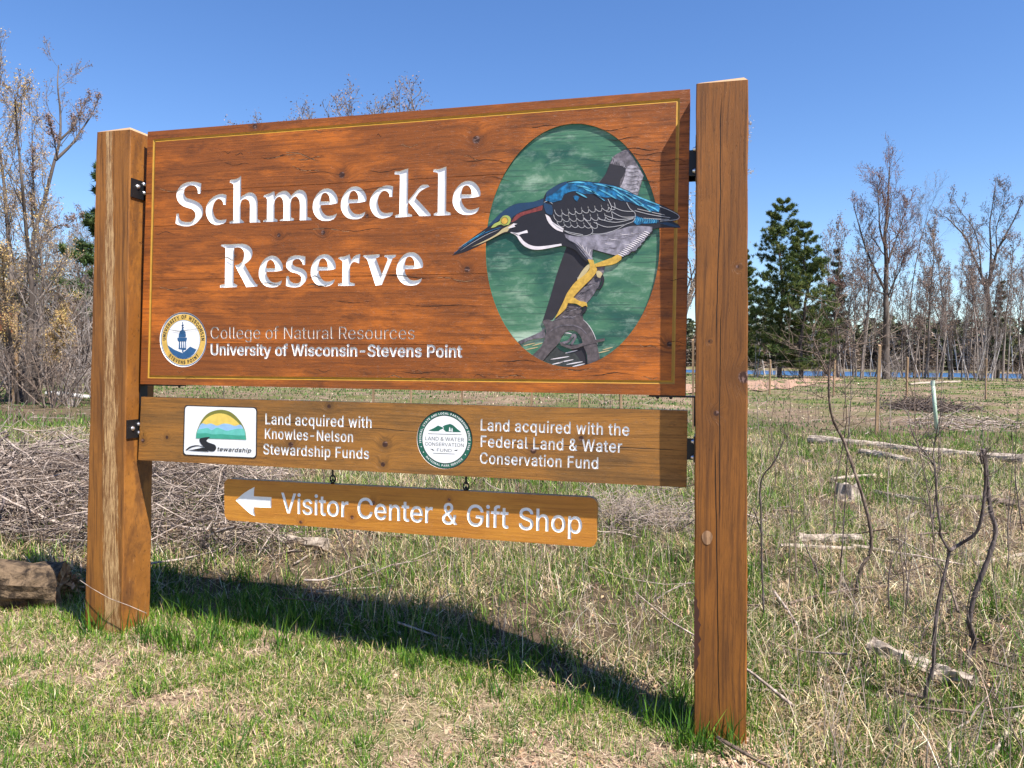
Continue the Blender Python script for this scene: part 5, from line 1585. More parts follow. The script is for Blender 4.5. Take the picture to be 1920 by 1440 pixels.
# ---- logs and stump
def log_between(name, label, pa, pb, r, mat, cat="log", segs=16, sides=14, rough=.12, lift=.6, group=None, endmat=None):
    a, b = G(*pa), G(*pb)
    a.z += r * lift; b.z += r * lift
    m = MB(); ring = []
    d = (b - a).normalized(); side = d.cross(Vector((0, 0, 1))).normalized(); up = side.cross(d)
    sd = rng.uniform(0, 10)
    for i in range(segs + 1):
        t_ = i / segs
        c = a.lerp(b, t_) + up * r * .25 * math.sin(t_ * 5 + sd) + side * r * .5 * math.sin(t_ * 3.1 + sd)
        c.z = max(c.z, float(gz(c.x, c.y)) + r * .35)
        rr = r * (1 - .12 * t_)
        for k_ in range(sides):
            th = 2 * math.pi * k_ / sides
            q = rr * (1 + rough * math.sin(3 * th + i * .7 + sd) * .6 + rough * rng.normal(0, .5))
            ring.append(c + (side * math.cos(th) + up * math.sin(th)) * q)
    m.add(ring, [(i*sides+k_, i*sides+(k_+1) % sides, (i+1)*sides+(k_+1) % sides, (i+1)*sides+k_) for i in range(segs) for k_ in range(sides)], 0)
    root = thing(name, label, cat, a, group)
    m.build("bark", mat, root, smooth=False)
    for i0, sgn in ((0, -1), (segs, 1)):
        e = MB()
        rg = [ring[i0*sides+k_] for k_ in range(sides)]
        c = sum(rg, Vector()) / sides
        inner = [c + (q - c) * .5 + d * sgn * -r * rng.uniform(.0, .25) for q in rg]
        e.add(rg + inner + [c - d * sgn * r * .2], [(k_, (k_+1) % sides, sides+(k_+1) % sides, sides+k_) for k_ in range(sides)] + [(sides+k_, sides+(k_+1) % sides, 2*sides) for k_ in range(sides)])
        e.build("cut_end", endmat or mat, root)
    return root
M_rot = bark("rotten_heartwood", (.22, .10, .045), (.56, .33, .17), 30, bumpd=.02)
g = G(95, 1128)
big = log_between("log", "large dark rotting log with a crumbling orange end left of the left post", (-330, 1150), (126, 1124), .135, M_logdark, segs=22, sides=24, rough=.10, lift=.85, endmat=M_rot)
# crumbled orange wood at the end of the log
x = rng.normal(0, .05, 500); y = rng.normal(0, .05, 500)
ge = G(132, 1118)
V, Fl, Cn, Co = flakes(ge.x + x * .8, ge.y + y, rng.uniform(.006, .022, 500), palette(500, [(.46, .25, .11), (.56, .33, .17), (.30, .15, .07)], .2), gz(ge.x + x, ge.y + y) + .01 + np.abs(rng.normal(0, .085, 500)) * np.exp(-(x**2 + y**2) / .004))
link("rotten_crumbs", fast_mesh("rotten_crumbs", V, Fl, Cn, leafmat("rotten_flake", .9, 0), Co), None, kind="stuff", label="orange crumbs of rotten wood at the end of the large log", category="debris")
log_between("log", "weathered pale log on the brush under the left end of the hanging sign", (412, 1020), (612, 1045), .042, M_log, rough=.22, lift=1.6)
log_between("log", "long grey fallen trunk lying across the clearing right of the post", (1520, 836), (1918, 874), .075, M_log, segs=30, rough=.12, lift=1.3)
log_between("log", "short pale log beside the long fallen trunk", (1612, 856), (1715, 876), .055, M_log, rough=.2, lift=1.4)
log_between("log", "bleached barkless log half sunk in grass behind the saplings", (1497, 1022), (1616, 1027), .036, M_log, rough=.2, lift=1.6)
log_between("log", "thin pale branch lying below the bleached log", (1462, 1036), (1600, 1040), .014, M_log, rough=.2, lift=3.5)
log_between("log", "thin crooked fallen branch right of the bleached log", (1596, 1035), (1722, 1056), .012, M_log, rough=.2, lift=4)
log_between("log", "rotten split log in the grass at the bottom right", (1638, 1235), (1822, 1308), .036, M_log, rough=.35, lift=1.6)
log_between("log", "pale stick slanting at the bottom right corner", (1850, 1439), (1912, 1352), .009, M_log, rough=.15, lift=3)
log_between("log", "dark fallen branch near the right edge", (1800, 945), (1925, 955), .035, M_twig_brown, rough=.25, lift=1.6)
log_between("log", "grey stick lying in the grass left of the pond side stake", (1560, 905), (1640, 897), .018, M_log, rough=.2, lift=2.5)
log_between("log", "weathered branch lying right of the low stump", (1640, 930), (1742, 948), .020, M_log, rough=.25, lift=2.2)
log_between("log", "bleached branch fallen between the thick bent stem and the right edge", (1828, 1068), (1925, 1050), .014, M_log, rough=.25, lift=3)
log_between("log", "short broken chunk of wood near the right post", (1420, 1128), (1490, 1150), .016, M_twig_brown, rough=.3, lift=2)
log_between("log", "white birch log lying left of the left post", (88, 741), (176, 748), .085, M_birch, rough=.1)
log_between("log", "short pale broken branch right of the stump", (1690, 985), (1722, 965), .013, M_log, rough=.3, lift=2)
log_between("log", "slim grey log at the foot of the far trees on the right", (1705, 722), (1800, 716), .10, M_log, rough=.2)
g = G(1588, 938)
stp = thing("stump", "low jagged grey tree stump in the clearing", "stump", g)
m = MB(); sides = 18; ring = []
for i, (rr, z) in enumerate(((.155, -.03), (.13, .03), (.118, .09), (.112, .15))):
    for k_ in range(sides):
        th = 2*math.pi*k_/sides
        ring.append((g.x + math.cos(th)*rr*(1+.12*math.sin(5*th+i)), g.y + math.sin(th)*rr*(1+.12*math.sin(5*th+i)), g.z + z + (rng.uniform(-.02, .05) if i == 3 else 0)))
m.add(ring, [(i*sides+k_, i*sides+(k_+1) % sides, (i+1)*sides+(k_+1) % sides, (i+1)*sides+k_) for i in range(3) for k_ in range(sides)])
m.build("bark", M_log, stp)
m = MB(); top = ring[-sides:]; m.add(top + [(g.x, g.y, g.z + .10)], [(k_, (k_+1) % sides, sides) for k_ in range(sides)])
m.build("cut_top", M_log, stp)

# ---- stakes, tube and fence
M_stake = wood("stake_wood", (.36, .235, .13), (.26, .165, .09), (.12, .075, .045), 'Z', seed=1.5, wear=.2)
def stake_mesh(h, w):
    m = MB(); m.add([(-w, -w, -.15), (w, -w, -.15), (w, w, -.15), (-w, w, -.15), (-w, -w, h - .03), (w, -w, h - .03), (w, w, h), (-w, w, h)], [(0,3,2,1),(4,5,6,7),(0,1,5,4),(1,2,6,5),(2,3,7,6),(3,0,4,7)])
    me = bpy.data.meshes.new("stake"); me.from_pydata(m.v, [], m.f); me.materials.append(M_stake); return me
def wire(name, pts, parent, r=.0016):
    m = MB(); m.tube(pts, r, 3); return m.build(name, M_wire, parent)
M_wire = plain("fence_wire", (.34, .34, .35), .5, .6)
def fence(label, posts, w, hs, sag=.03):
    gs_ = [G(a, b) for a, b, *_ in posts]
    root = thing("wire_fence", label, "fence", gs_[0])
    hts = []
    for (a, b, *tp), g in zip(posts, gs_):
        h = (P(a, tp[0], g.y).z - g.z) if tp else 1.85
        hts.append(h)
        o = link("stake", stake_mesh(h, w), root); o.location = g - gs_[0]; o.rotation_euler = (rng.normal(0, .015), rng.normal(0, .015), rng.uniform(0, 1))
    for fr_ in hs:
        for i in range(len(gs_) - 1):
            pts = []
            for s in range(7):
                t_ = s / 6
                q = gs_[i].lerp(gs_[i+1], t_); q.z = gs_[i].z * (1-t_) + gs_[i+1].z * t_ + fr_ * (hts[i] * (1-t_) + hts[i+1] * t_) - sag * math.sin(math.pi * t_)
                pts.append(q)
            wire("wire", pts, root)
    return root
fence("row of wooden stakes with thin wires seen through the gap below the main board", [(700, 783), (770, 787), (866, 793), (995, 799), (1085, 802), (1165, 806), (1300, 810)], .022, (.25, .5, .75, .97))
fence("far fence of thin wooden stakes and wire in front of the pond", [(1380, 737), (1443, 740, 674), (1563, 742, 672), (1700, 746, 669), (1848, 750, 672), (1990, 754)], .035, (.3, .55, .8, .98), .05)
g = G(1643, 820)
o = link("stake", stake_mesh(P(1643, 646, g.y).z - g.z, .026)); o.location = g; o.rotation_euler = (0, .012, .2)
o['label'] = "tall single wooden stake standing alone in the grass right of the post"; o['category'] = "stake"
g = G(1757, 812)
tb_ = thing("tree_tube", "pale green sapling guard tube leaning in the clearing", "tube", g)
m = MB(); b0 = P(1757, 815, g.y); t0_ = P(1749, 716, g.y); m.tube([b0, b0.lerp(t0_, .5), t0_], [.042, .040, .038], 12); m.build("sleeve", paint("pale_green_plastic", (.42, .54, .40), .4), tb_, smooth=True)
m = MB(); m.tube([t0_ - Vector((0, 0, .08)), t0_ + Vector((0, 0, .03))], .044, 12); m.build("rim", paint("pale_green_rim", (.50, .60, .48), .4), tb_)
# trail board at the far left
g = G(26, 754)
ts = thing("trail_board", "small plain brown board on a wooden post at the left edge", "sign", g)
zt_, zb2 = P(24, 586, g.y).z, P(24, 624, g.y).z
xa_, xb_ = P(-22, 600, g.y).x, P(23, 600, g.y).x
m = MB(); m.box((xa_, g.y - .05, zb2), (xb_, g.y - .01, zt_)); m.build("board", wood("brown_board", (.30, .11, .05), (.22, .08, .035), (.1, .04, .02), 'X', seed=7), ts)
m = MB(); m.box((xb_ - .02, g.y - .01, -.2), (xb_ + .10, g.y + .1, zt_)); m.build("post", M_stake, ts)

# ================================================================== trees
M_bark_grey = bark("grey_tree_bark", (.060, .046, .038), (.17, .138, .118), 3, zs=.25, bumpd=.03)
M_bark_dark = bark("dark_tree_bark", (.045, .036, .032), (.13, .105, .09), 3, zs=.25, bumpd=.03)
M_bark_pale = bark("pale_stem_bark", (.30, .26, .24), (.56, .51, .48), 2.5, zs=.5, bumpd=.01)
M_bark_red = bark("reddish_twig_bark", (.12, .065, .055), (.27, .16, .14), 4, zs=.4)
M_bark_mid = bark("pinkish_grey_twigs", (.15, .12, .105), (.33, .28, .25), 3, zs=.3)
M_bud = leafmat("bud_and_catkin", .8, .25)
M_needle = leafmat("pine_needles", .6, .15)

def grow(m, p, d, L, r, level, spec, tips, rnd, up=.12):
    """one limb and everything that grows on it; m = mesh builder"""
    n = (7, 5, 4, 3)[min(level, 3)]
    sides = (7, 5, 3, 3)[min(level, 3)]
    pts, rad, dirs = [p], [r], [d]
    for s in range(n):
        d = d + Vector((rnd.gauss(0, spec['wob']), rnd.gauss(0, spec['wob']), rnd.gauss(0, spec['wob'] * .5) + up))
        d.normalize()
        p = p + d * (L / n)
        pts.append(p); dirs.append(d)
        rad.append(max(spec['rmin'], r * (1 - (1 - spec['taper']) * (s + 1) / n)))
    m.tube(pts, rad, sides, 0 if level < 2 else spec.get('tm', 0), cap=False)
    side_shoots(m, pts, dirs, rad, L, level, spec, tips, rnd, up)

def side_shoots(m, pts, dirs, rad, L, level, spec, tips, rnd, up=.12, t0=None):
    if level >= spec['depth']:
        for q in pts[1:]: tips.append(q)
        return
    cnt = spec['n'][level]
    if level == 0: L = max(L, spec.get('Lmin', 0))
    lo = spec['start'][level] if t0 is None else t0
    n = len(pts) - 1
    for i in range(cnt):
        t = lo + (1 - lo) * (i + rnd.random()) / cnt
        x = min(t * n, n - .001); k_ = int(x); f = x - k_
        q = pts[k_].lerp(pts[k_+1], f); dd = dirs[min(k_+1, n)]
        a = dd.cross(Vector((rnd.gauss(0, 1), rnd.gauss(0, 1), rnd.gauss(0, 1))))
        if a.length < .01: continue
        a.normalize()
        ang = math.radians(rnd.gauss(*spec['ang'][level]))
        nd = (dd * math.cos(ang) + a * math.sin(ang)).normalized()
        ll = L * spec['ratio'][level] * (1.12 - .55 * t) * rnd.uniform(.65, 1.2)
        grow(m, q, nd, ll, max(spec['rmin'], rad[k_] * spec['rr'][level]), level + 1, spec, tips, rnd, up)

def tip_quads(tips, rnd2, per, size, cols, spread, drop=0.0):
    T = np.array([tuple(t_) for t_ in tips], np.float32)
    if not len(T): return None
    T = np.repeat(T, per, 0) + rnd2.normal(0, spread, (len(T) * per, 3))
    if drop: T = T[rnd2.random(len(T)) > drop]
    n = len(T)
    a = rnd2.normal(0, 1, (n, 3)); a /= np.linalg.norm(a, axis=1)[:, None]
    b = np.cross(a, rnd2.normal(0, 1, (n, 3))); b /= np.linalg.norm(b, axis=1)[:, None]
    s = (size * rnd2.uniform(.5, 1.3, n))[:, None]
    V = np.stack([T - a * s, T + b * s * .5, T + a * s, T - b * s * .5], 1)
    cols = np.array(cols); c = cols[rnd2.integers(0, len(cols), n)] * (1 + rnd2.normal(0, .2, (n, 1)))
    return V.reshape(-1, 3), np.arange(n * 4), np.full(n, 4), np.repeat(np.clip(c, .01, .9), 4, 0)

def finish(root, m, quads, mats, bname="trunk", cname="crown"):
    me = bpy.data.meshes.new(bname)
    base = root.location
    me.from_pydata([(a - base[0], b - base[1], c - base[2]) for a, b, c in m.v], [], m.f)
    for mt in mats: me.materials.append(mt)
    me.polygons.foreach_set("material_index", m.m)
    me.polygons.foreach_set("use_smooth", [True] * len(me.polygons)); me.update()
    link(bname, me, root)
    if quads is not None:
        V, F, Cn, Co = quads
        link(cname, fast_mesh(cname, V - np.array(base), F, Cn, M_bud, Co), root, kind="stuff")
    return root

BUDS_RED = [(.26, .165, .13), (.20, .13, .10), (.33, .22, .17), (.16, .115, .10)]
BUDS_TAN = [(.48, .31, .13), (.60, .42, .17), (.38, .23, .11), (.50, .36, .20), (.48, .37, .12)]
BUDS_PALE = [(.40, .33, .26), (.34, .28, .22), (.46, .39, .30)]

def guided_tree(label, base, limbs, spec, mats, buds=None, seed=1, group=None, name="bare_tree", jit=1.0, Y=None):
    """limbs: [(pixel polyline, r0, r1, first fraction that bears shoots, depth drift)]"""
    rnd = random.Random(seed); rnd2 = np.random.default_rng(seed)
    g = G(*base) if Y is None else P(base[0], base[1], Y)
    if Y is not None: g.z = float(gz(g.x, g.y))
    root = thing(name, label, "tree", g, group)
    m = MB(); tips = []
    for pix, r0, r1, t0, drift in limbs:
        n = len(pix)
        pts = []
        for i, (px, py) in enumerate(pix):
            pts.append(P(px, py, g.y + drift * i / max(1, n - 1) + rnd.gauss(0, .1 * jit) * (i > 0)))
        if pix[0][1] >= base[1] - 2: pts[0] = Vector((pts[0].x, g.y, g.z - .15))
        fine = []
        for i in range(n - 1):
            p0 = pts[i-1] if i else pts[0]; p3 = pts[min(i+2, n-1)]
            for kk in range(4):
                tt = kk / 4
                fine.append(.5 * ((2*pts[i]) + (-p0+pts[i+1])*tt + (2*p0-5*pts[i]+4*pts[i+1]-p3)*tt*tt + (-p0+3*pts[i]-3*pts[i+1]+p3)*tt**3))
        fine.append(pts[-1])
        N = len(fine) - 1
        rad = [r0 + (r1 - r0) * (i / N) ** .9 for i in range(N + 1)]
        dirs = [(fine[min(i+1, N)] - fine[max(i-1, 0)]).normalized() for i in range(N + 1)]
        m.tube(fine, rad, 8, 0, cap=False)
        L = sum((fine[i+1] - fine[i]).length for i in range(N))
        side_shoots(m, fine, dirs, rad, L, 0, spec, tips, rnd, spec.get('up', .12), t0)
        tips.append(fine[-1])
    q = tip_quads(tips, rnd2, *buds) if buds else None
    return finish(root, m, q, mats)

SP = dict(wob=.16, rmin=.010, taper=.35, depth=3, n=(13, 6, 5), start=(.3, .2, .15), ang=((42, 12), (45, 15), (45, 18)), ratio=(.30, .45, .5), rr=(.36, .5, .6), up=.10, tm=1)
def spec(**kw):
    d = dict(SP); d.update(kw); return d

# hero trees of the right-hand side (distances follow from where they stand on the ground)
guided_tree("tallest bare tree on the right, straight trunk with one reddish limb reaching left", (1661, 711),
   [([(1661, 713), (1661, 660), (1662, 600), (1661, 540), (1662, 490), (1659, 440), (1664, 400), (1666, 350), (1668, 312)], .40, .03, .42, 0),
    ([(1660, 545), (1640, 505), (1622, 462), (1610, 420), (1600, 385)], .16, .03, .35, 2.0), ([(1662, 470), (1650, 430), (1648, 390), (1645, 345)], .12, .02, .3, -1.5),
    ([(1662, 500), (1678, 455), (1690, 420), (1703, 380)], .12, .02, .3, 1.5), ([(1660, 552), (1640, 545), (1610, 535), (1588, 528)], .10, .02, .3, -1),
    ([(1664, 560), (1676, 530), (1690, 500), (1700, 465)], .09, .02, .3, -2)],
   spec(n=(13, 8, 5), rmin=.013, Lmin=13, ratio=(.27, .42, .5), ang=((30, 10), (36, 12), (40, 15))), [M_bark_grey, M_bark_red], (1, .07, BUDS_RED, .2, .45), seed=3)
guided_tree("leaning bare tree right of the tallest tree with a fan shaped top", (1706, 706),
   [([(1706, 707), (1704, 640), (1706, 580), (1713, 520), (1722, 470), (1732, 430), (1742, 395), (1755, 368)], .24, .03, .45, 0), ([(1715, 500), (1704, 465), (1700, 430)], .07, .015, .3, 1), ([(1728, 440), (1722, 405), (1730, 372)], .07, .015, .2, -1), ([(1707, 570), (1722, 540), (1742, 510)], .06, .015, .3, 1)],
   spec(n=(20, 7, 5), rmin=.013, Lmin=12, ang=((32, 10), (36, 12), (40, 15)), ratio=(.25, .42, .5)), [M_bark_dark, M_bark_mid], (1, .08, BUDS_RED, .2, .5), seed=4)
guided_tree("stout forked bare tree near the right edge with wide spreading limbs", (1868, 709),
   [([(1867, 711), (1862, 650), (1856, 600), (1852, 560), (1850, 540)], .42, .27, .9, 0), ([(1851, 545), (1840, 515), (1825, 480), (1810, 445), (1792, 425), (1775, 408), (1762, 405)], .20, .03, .3, 2),
    ([(1850, 540), (1862, 500), (1870, 470), (1886, 440), (1905, 405), (1918, 370)], .22, .03, .25, -1), ([(1856, 520), (1858, 470), (1856, 420), (1862, 380), (1866, 348)], .15, .025, .25, 2), ([(1840, 515), (1836, 470), (1826, 430), (1800, 395), (1788, 372)], .10, .02, .3, -2), ([(1870, 470), (1868, 430), (1880, 390), (1885, 350)], .09, .02, .2, 1)],
   spec(n=(10, 7, 5), rmin=.014, Lmin=11, ang=((34, 10), (36, 12), (40, 15)), ratio=(.26, .42, .5)), [M_bark_grey, M_bark_grey], (1, .08, BUDS_RED, .2, .5), seed=5)
guided_tree("slender dark bare tree between the leaning tree and the forked tree", (1816, 706),
   [([(1815, 707), (1813, 640), (1812, 590), (1816, 550), (1815, 500), (1812, 470)], .17, .03, .35, 0), ([(1814, 560), (1826, 530), (1836, 505)], .07, .02, .3, 1), ([(1813, 570), (1800, 530), (1790, 505)], .06, .02, .3, -1)], spec(n=(14, 6, 5), rmin=.013), [M_bark_dark, M_bark_mid], (1, .07, BUDS_RED, .14), seed=6)
guided_tree("bare tree standing close beside the trunk of the forked tree", (1874, 707),
   [([(1874, 708), (1872, 650), (1872, 600), (1876, 540), (1880, 490)], .15, .03, .4, 0)], spec(n=(16, 6, 5), rmin=.013), [M_bark_dark, M_bark_grey], None, seed=16)
guided_tree("thin dark forked tree at the right edge of the photo", (1912, 706),
   [([(1912, 707), (1911, 640), (1908, 580), (1900, 545), (1893, 515)], .18, .03, .4, 0), ([(1909, 590), (1915, 550), (1918, 500)], .09, .02, .3, 0)], spec(n=(13, 6, 5), rmin=.013), [M_bark_dark, M_bark_mid], (1, .07, BUDS_RED, .14), seed=26)
# pale leaning stems
def stems(label, base, polys, r, seed, mats=None, name="pale_tree"):
    guided_tree(label, base, [(p, r * rr_, r * .25, .5, dr) for p, rr_, dr in polys], spec(n=(9, 5, 3), depth=2, rmin=.011, ratio=(.22, .4, .5)), mats or [M_bark_pale, M_bark_pale], None, seed=seed, name=name)
stems("clump of pale leaning stems with a pair crossing over the pond at right", (1790, 704),
   [([(1790, 706), (1783, 680), (1768, 655), (1748, 622)], 1, 1), ([(1790, 706), (1780, 670), (1776, 630), (1770, 590)], .9, -1), ([(1797, 706), (1792, 660), (1788, 630), (1780, 600)], .8, 1), ([(1797, 706), (1788, 650), (1775, 620), (1765, 580)], .6, 0), ([(1792, 706), (1798, 680), (1806, 655), (1812, 620), (1814, 600)], .9, 2)], .12, 7)
stems("pale leaning birch stems just right of the right post", (1434, 704),
   [([(1434, 706), (1428, 670), (1418, 630), (1408, 590), (1402, 560)], 1, 0), ([(1449, 704), (1442, 660), (1436, 620)], .6, 0)], .12, 8)
stems("thin pale crossed stems below the pines", (1503, 704), [([(1503, 706), (1512, 665), (1522, 630), (1528, 612)], 1, 0), ([(1520, 706), (1524, 670), (1520, 640)], .7, 0), ([(1530, 706), (1523, 660), (1518, 635)], .6, 0)], .10, 9)
stems("pair of thin pale stems beside the pines over the pond", (1597, 704), [([(1597, 706), (1594, 660), (1590, 625), (1585, 600)], 1, 0), ([(1591, 706), (1583, 665), (1572, 640)], .7, 0)], .09, 10)
stems("pale stem leaning left of the tallest tree", (1678, 706), [([(1677, 708), (1672, 680), (1665, 655), (1664, 620)], 1, 0), ([(1640, 706), (1632, 660), (1630, 630)], .8, 0)], .10, 11)
stems("slanting white birch trunk near the right edge", (1899, 705), [([(1899, 707), (1897, 650), (1890, 600), (1882, 560), (1876, 520)], 1, 0)], .12, 12)
stems("pale stems crossing right of the slender dark tree", (1852, 705), [([(1852, 706), (1840, 670), (1828, 640)], .8, 0), ([(1838, 706), (1842, 660), (1846, 620), (1848, 590)], .9, 0), ([(1850, 706), (1856, 670), (1866, 640)], .5, 0)], .10, 13)

# thin grey saplings and small trees in the background row, sharing a few shapes
def tree_proto(seed, H, r0, sp_, mats, buds):
    rnd = random.Random(seed); rnd2 = np.random.default_rng(seed)
    m = MB(); tips = []
    pts, dirs = [], []
    p = Vector((0, 0, -.15)); d = Vector((rnd.gauss(0, .03), rnd.gauss(0, .03), 1)).normalized()
    n = 10; pts.append(p); dirs.append(d); rad = [r0]
    for s in range(n):
        d = (d + Vector((rnd.gauss(0, .06), rnd.gauss(0, .06), .05))).normalized(); p = p + d * (H / n); pts.append(p); dirs.append(d); rad.append(r0 * (1 - .9 * (s+1) / n))
    m.tube(pts, rad, 7, 0, cap=False)
    side_shoots(m, pts, dirs, rad, H, 0, sp_, tips, rnd, sp_.get('up', .12))
    me = bpy.data.meshes.new("trunk"); me.from_pydata([tuple(v) for v in m.v], [], m.f)
    for mt in mats: me.materials.append(mt)
    me.polygons.foreach_set("material_index", m.m); me.polygons.foreach_set("use_smooth", [True] * len(me.polygons)); me.update()
    cm_ = None
    if buds:
        V, F, Cn, Co = tip_quads(tips, rnd2, *buds)
        cm_ = fast_mesh("crown", V, F, Cn, M_bud, Co)
    return me, cm_
def place(proto, name, label, g, scale, rot, group=None, cat="tree", lean=(0, 0)):
    root = thing(name, label, cat, g, group)
    root.scale = (scale, scale, scale); root.rotation_euler = (lean[0], lean[1], rot)
    link("trunk", proto[0], root)
    if proto[1] is not None: link("crown", proto[1], root, kind="stuff")
    return root
slim = [tree_proto(40 + q, 12, .11, spec(n=(20, 6, 4), ang=((32, 10), (40, 14), (40, 16)), ratio=(.20, .42, .5), rmin=.012, start=(.35, .2, .1), up=.16), [M_bark_mid, M_bark_mid], (1, .07, BUDS_RED, .12, .4)) for q in range(3)]
slim_pale = [tree_proto(50 + q, 10, .09, spec(n=(15, 5, 4), ang=((28, 10), (36, 14), (40, 16)), ratio=(.20, .42, .5), rmin=.012, start=(.4, .2, .1), up=.18), [M_bark_pale, M_bark_mid], None) for q in range(2)]
full = [tree_proto(60 + q, 15, .20, spec(n=(18, 7, 5), ang=((40, 12), (42, 15), (45, 18)), ratio=(.30, .42, .5), rmin=.013, start=(.32, .2, .1), up=.13), [M_bark_grey, M_bark_mid], (1, .07, BUDS_RED, .2, .35)) for q in range(3)]
rr3 = random.Random(77)
def top_place(proto, px, py_top, Y, rot):
    """ground point and scale that put the highest twig of a shared tree shape at a given spot"""
    me = proto[0]; co = np.zeros(len(me.vertices) * 3, np.float32); me.vertices.foreach_get("co", co); co = co.reshape(-1, 3)
    tv = co[co[:, 2].argmax()]
    T = P(px, py_top, Y); s = T.z / float(tv[2]); s = (T.z - float(gz(T.x, T.y))) / float(tv[2])
    x = T.x - s * (tv[0] * math.cos(rot) - tv[1] * math.sin(rot)); y = T.y - s * (tv[0] * math.sin(rot) + tv[1] * math.cos(rot))
    return Vector((x, y, float(gz(x, y)))), s
def top_scale(px, py_base, py_top, H, Y=None):
    g = G(px, py_base) if Y is None else P(px, 690, Y)
    if Y is not None: g.z = float(gz(g.x, g.y))
    z = P(px, py_top, g.y).z
    return g, (z - g.z) / H
gA = "slim bare trees in the row along the pond bank on the right"
for i in range(40):
    px = rr3.uniform(1545, 1925); top = rr3.uniform(425, 560)
    g, s = top_scale(px, 690, top, 12, Y=rr3.uniform(86, 105))
    place(slim[i % 3], "slim_bare_tree", "slim grey bare tree in the row along the pond bank", g, s, rr3.uniform(0, 6), gA, lean=(rr3.gauss(0, .05), rr3.gauss(0, .05)))
gB = "slim pale trees in the row along the pond bank on the right"
for i in range(24):
    px = rr3.uniform(1410, 1925); top = rr3.uniform(560, 630)
    g, s = top_scale(px, 690, top, 10, Y=rr3.uniform(84, 104))
    place(slim_pale[i % 2], "slim_pale_tree", "thin pale trunked tree in the row along the pond bank", g, s, rr3.uniform(0, 6), gB, lean=(rr3.gauss(0, .13), rr3.gauss(0, .13)))
# tops rising over the sign board, and the pale tree behind the right post
for i, (px, top, Y, lab) in enumerate(((478, 208, 58, "bare tree whose small tip shows above the board left of the others"), (573, 188, 55, "bare tree topping the board with a low double crown"), (655, 152, 52, "bare tree with a broad budding crown above the middle of the board"), (748, 143, 50, "tallest bare tree crown rising above the board"), (708, 180, 54, "small bare crown between the two larger ones above the board"))):
    g, s = top_place(full[i % 3], px, top, Y, i * 1.3)
    place(full[i % 3], "bare_tree", lab, g, s, i * 1.3)
pale_full = tree_proto(71, 16, .22, spec(n=(22, 8, 5), ang=((45, 12), (42, 15), (45, 18)), ratio=(.30, .42, .5), rmin=.014, start=(.22, .2, .1), up=.10), [M_bark_grey, M_bark_pale], (2, .07, BUDS_PALE, .15))
g, s = top_place(pale_full, 1372, 220, 52, .4)
place(pale_full, "bare_tree", "pale twiggy tree standing directly behind the right post", g, s, .4)

# ---- left: many-stemmed budding trees close behind the log
WS = spec(wob=.14, n=(16, 8, 5), ang=((30, 10), (34, 12), (36, 14)), ratio=(.22, .42, .5), rmin=.0045, up=.13, start=(.3, .2, .1), rr=(.34, .5, .6))
guided_tree("many stemmed tree full of tan catkins at the left edge", (44, 757),
   [([(44, 758), (38, 690), (28, 600), (18, 480), (8, 350), (-5, 230), (2, 140)], .10, .012, .25, 1.5), ([(50, 758), (52, 680), (60, 560), (50, 440), (40, 330), (30, 220), (28, 175)], .085, .012, .25, -1), ([(40, 758), (20, 690), (5, 620), (-20, 500), (-40, 350), (-60, 200)], .09, .012, .3, 0),
    ([(55, 758), (66, 700), (72, 620), (80, 520), (70, 420), (62, 330), (60, 240)], .07, .010, .3, 1), ([(35, 758), (26, 700), (20, 640), (10, 560), (4, 480)], .06, .01, .3, -1.4), ([(60, 756), (78, 700), (96, 640), (112, 590)], .035, .006, .3, .5), ([(62, 757), (90, 690), (108, 650), (118, 610)], .03, .006, .3, -.5), ([(30, 757), (0, 700), (-40, 650), (-80, 560)], .05, .008, .3, 0)],
   WS, [M_bark_grey, M_bark_mid], (2, .024, BUDS_TAN, .06, .2), seed=21, name="catkin_tree")
guided_tree("dark limbed bare tree with a tall fine top left of the left post", (62, 748),
   [([(62, 749), (66, 690), (64, 600), (62, 500), (64, 440), (82, 380), (100, 310), (112, 262), (113, 210), (108, 160), (110, 122)], .10, .012, .45, 2), ([(104, 300), (135, 270), (152, 245), (172, 215), (185, 185)], .045, .008, .2, 2), ([(113, 262), (135, 240), (148, 215), (165, 180)], .035, .008, .2, 1), ([(108, 300), (100, 255), (90, 225)], .02, .006, .2, -1), ([(62, 500), (80, 450), (105, 425), (128, 420), (152, 400)], .03, .006, .3, 1), ([(66, 440), (60, 400), (62, 340), (62, 290)], .04, .008, .2, -1)],
   spec(wob=.14, n=(10, 6, 4), ang=((34, 10), (38, 12), (40, 14)), ratio=(.17, .42, .5), rmin=.0045, up=.12, rr=(.34, .5, .6)), [M_bark_dark, M_bark_mid], (1, .026, BUDS_RED, .05), seed=22)
for k_, (lab, base, pl_) in enumerate((("pale arching stem crossing in front of the woods left of the post", (143, 722), [(143, 724), (137, 690), (130, 655), (124, 620), (120, 600)]),
        ("thin pale trunk close to the left post", (172, 712), [(173, 716), (170, 660), (168, 610), (162, 560), (160, 500)]),
        ("slanting pale stem low on the left", (65, 735), [(64, 738), (80, 700), (98, 660), (108, 625), (128, 560)]),
        ("bowed thin stem below the dark limbed tree", (82, 722), [(80, 724), (96, 690), (112, 640), (150, 585), (178, 560)]))):
    guided_tree(lab, base, [(pl_, .05, .012, .35, 0)], spec(depth=2, n=(10, 5, 3), rmin=.006, ratio=(.3, .4, .5)), [M_bark_pale, M_bark_pale], None, seed=80 + k_, name="pale_tree")
gC = "bare woodland trees behind the left edge"
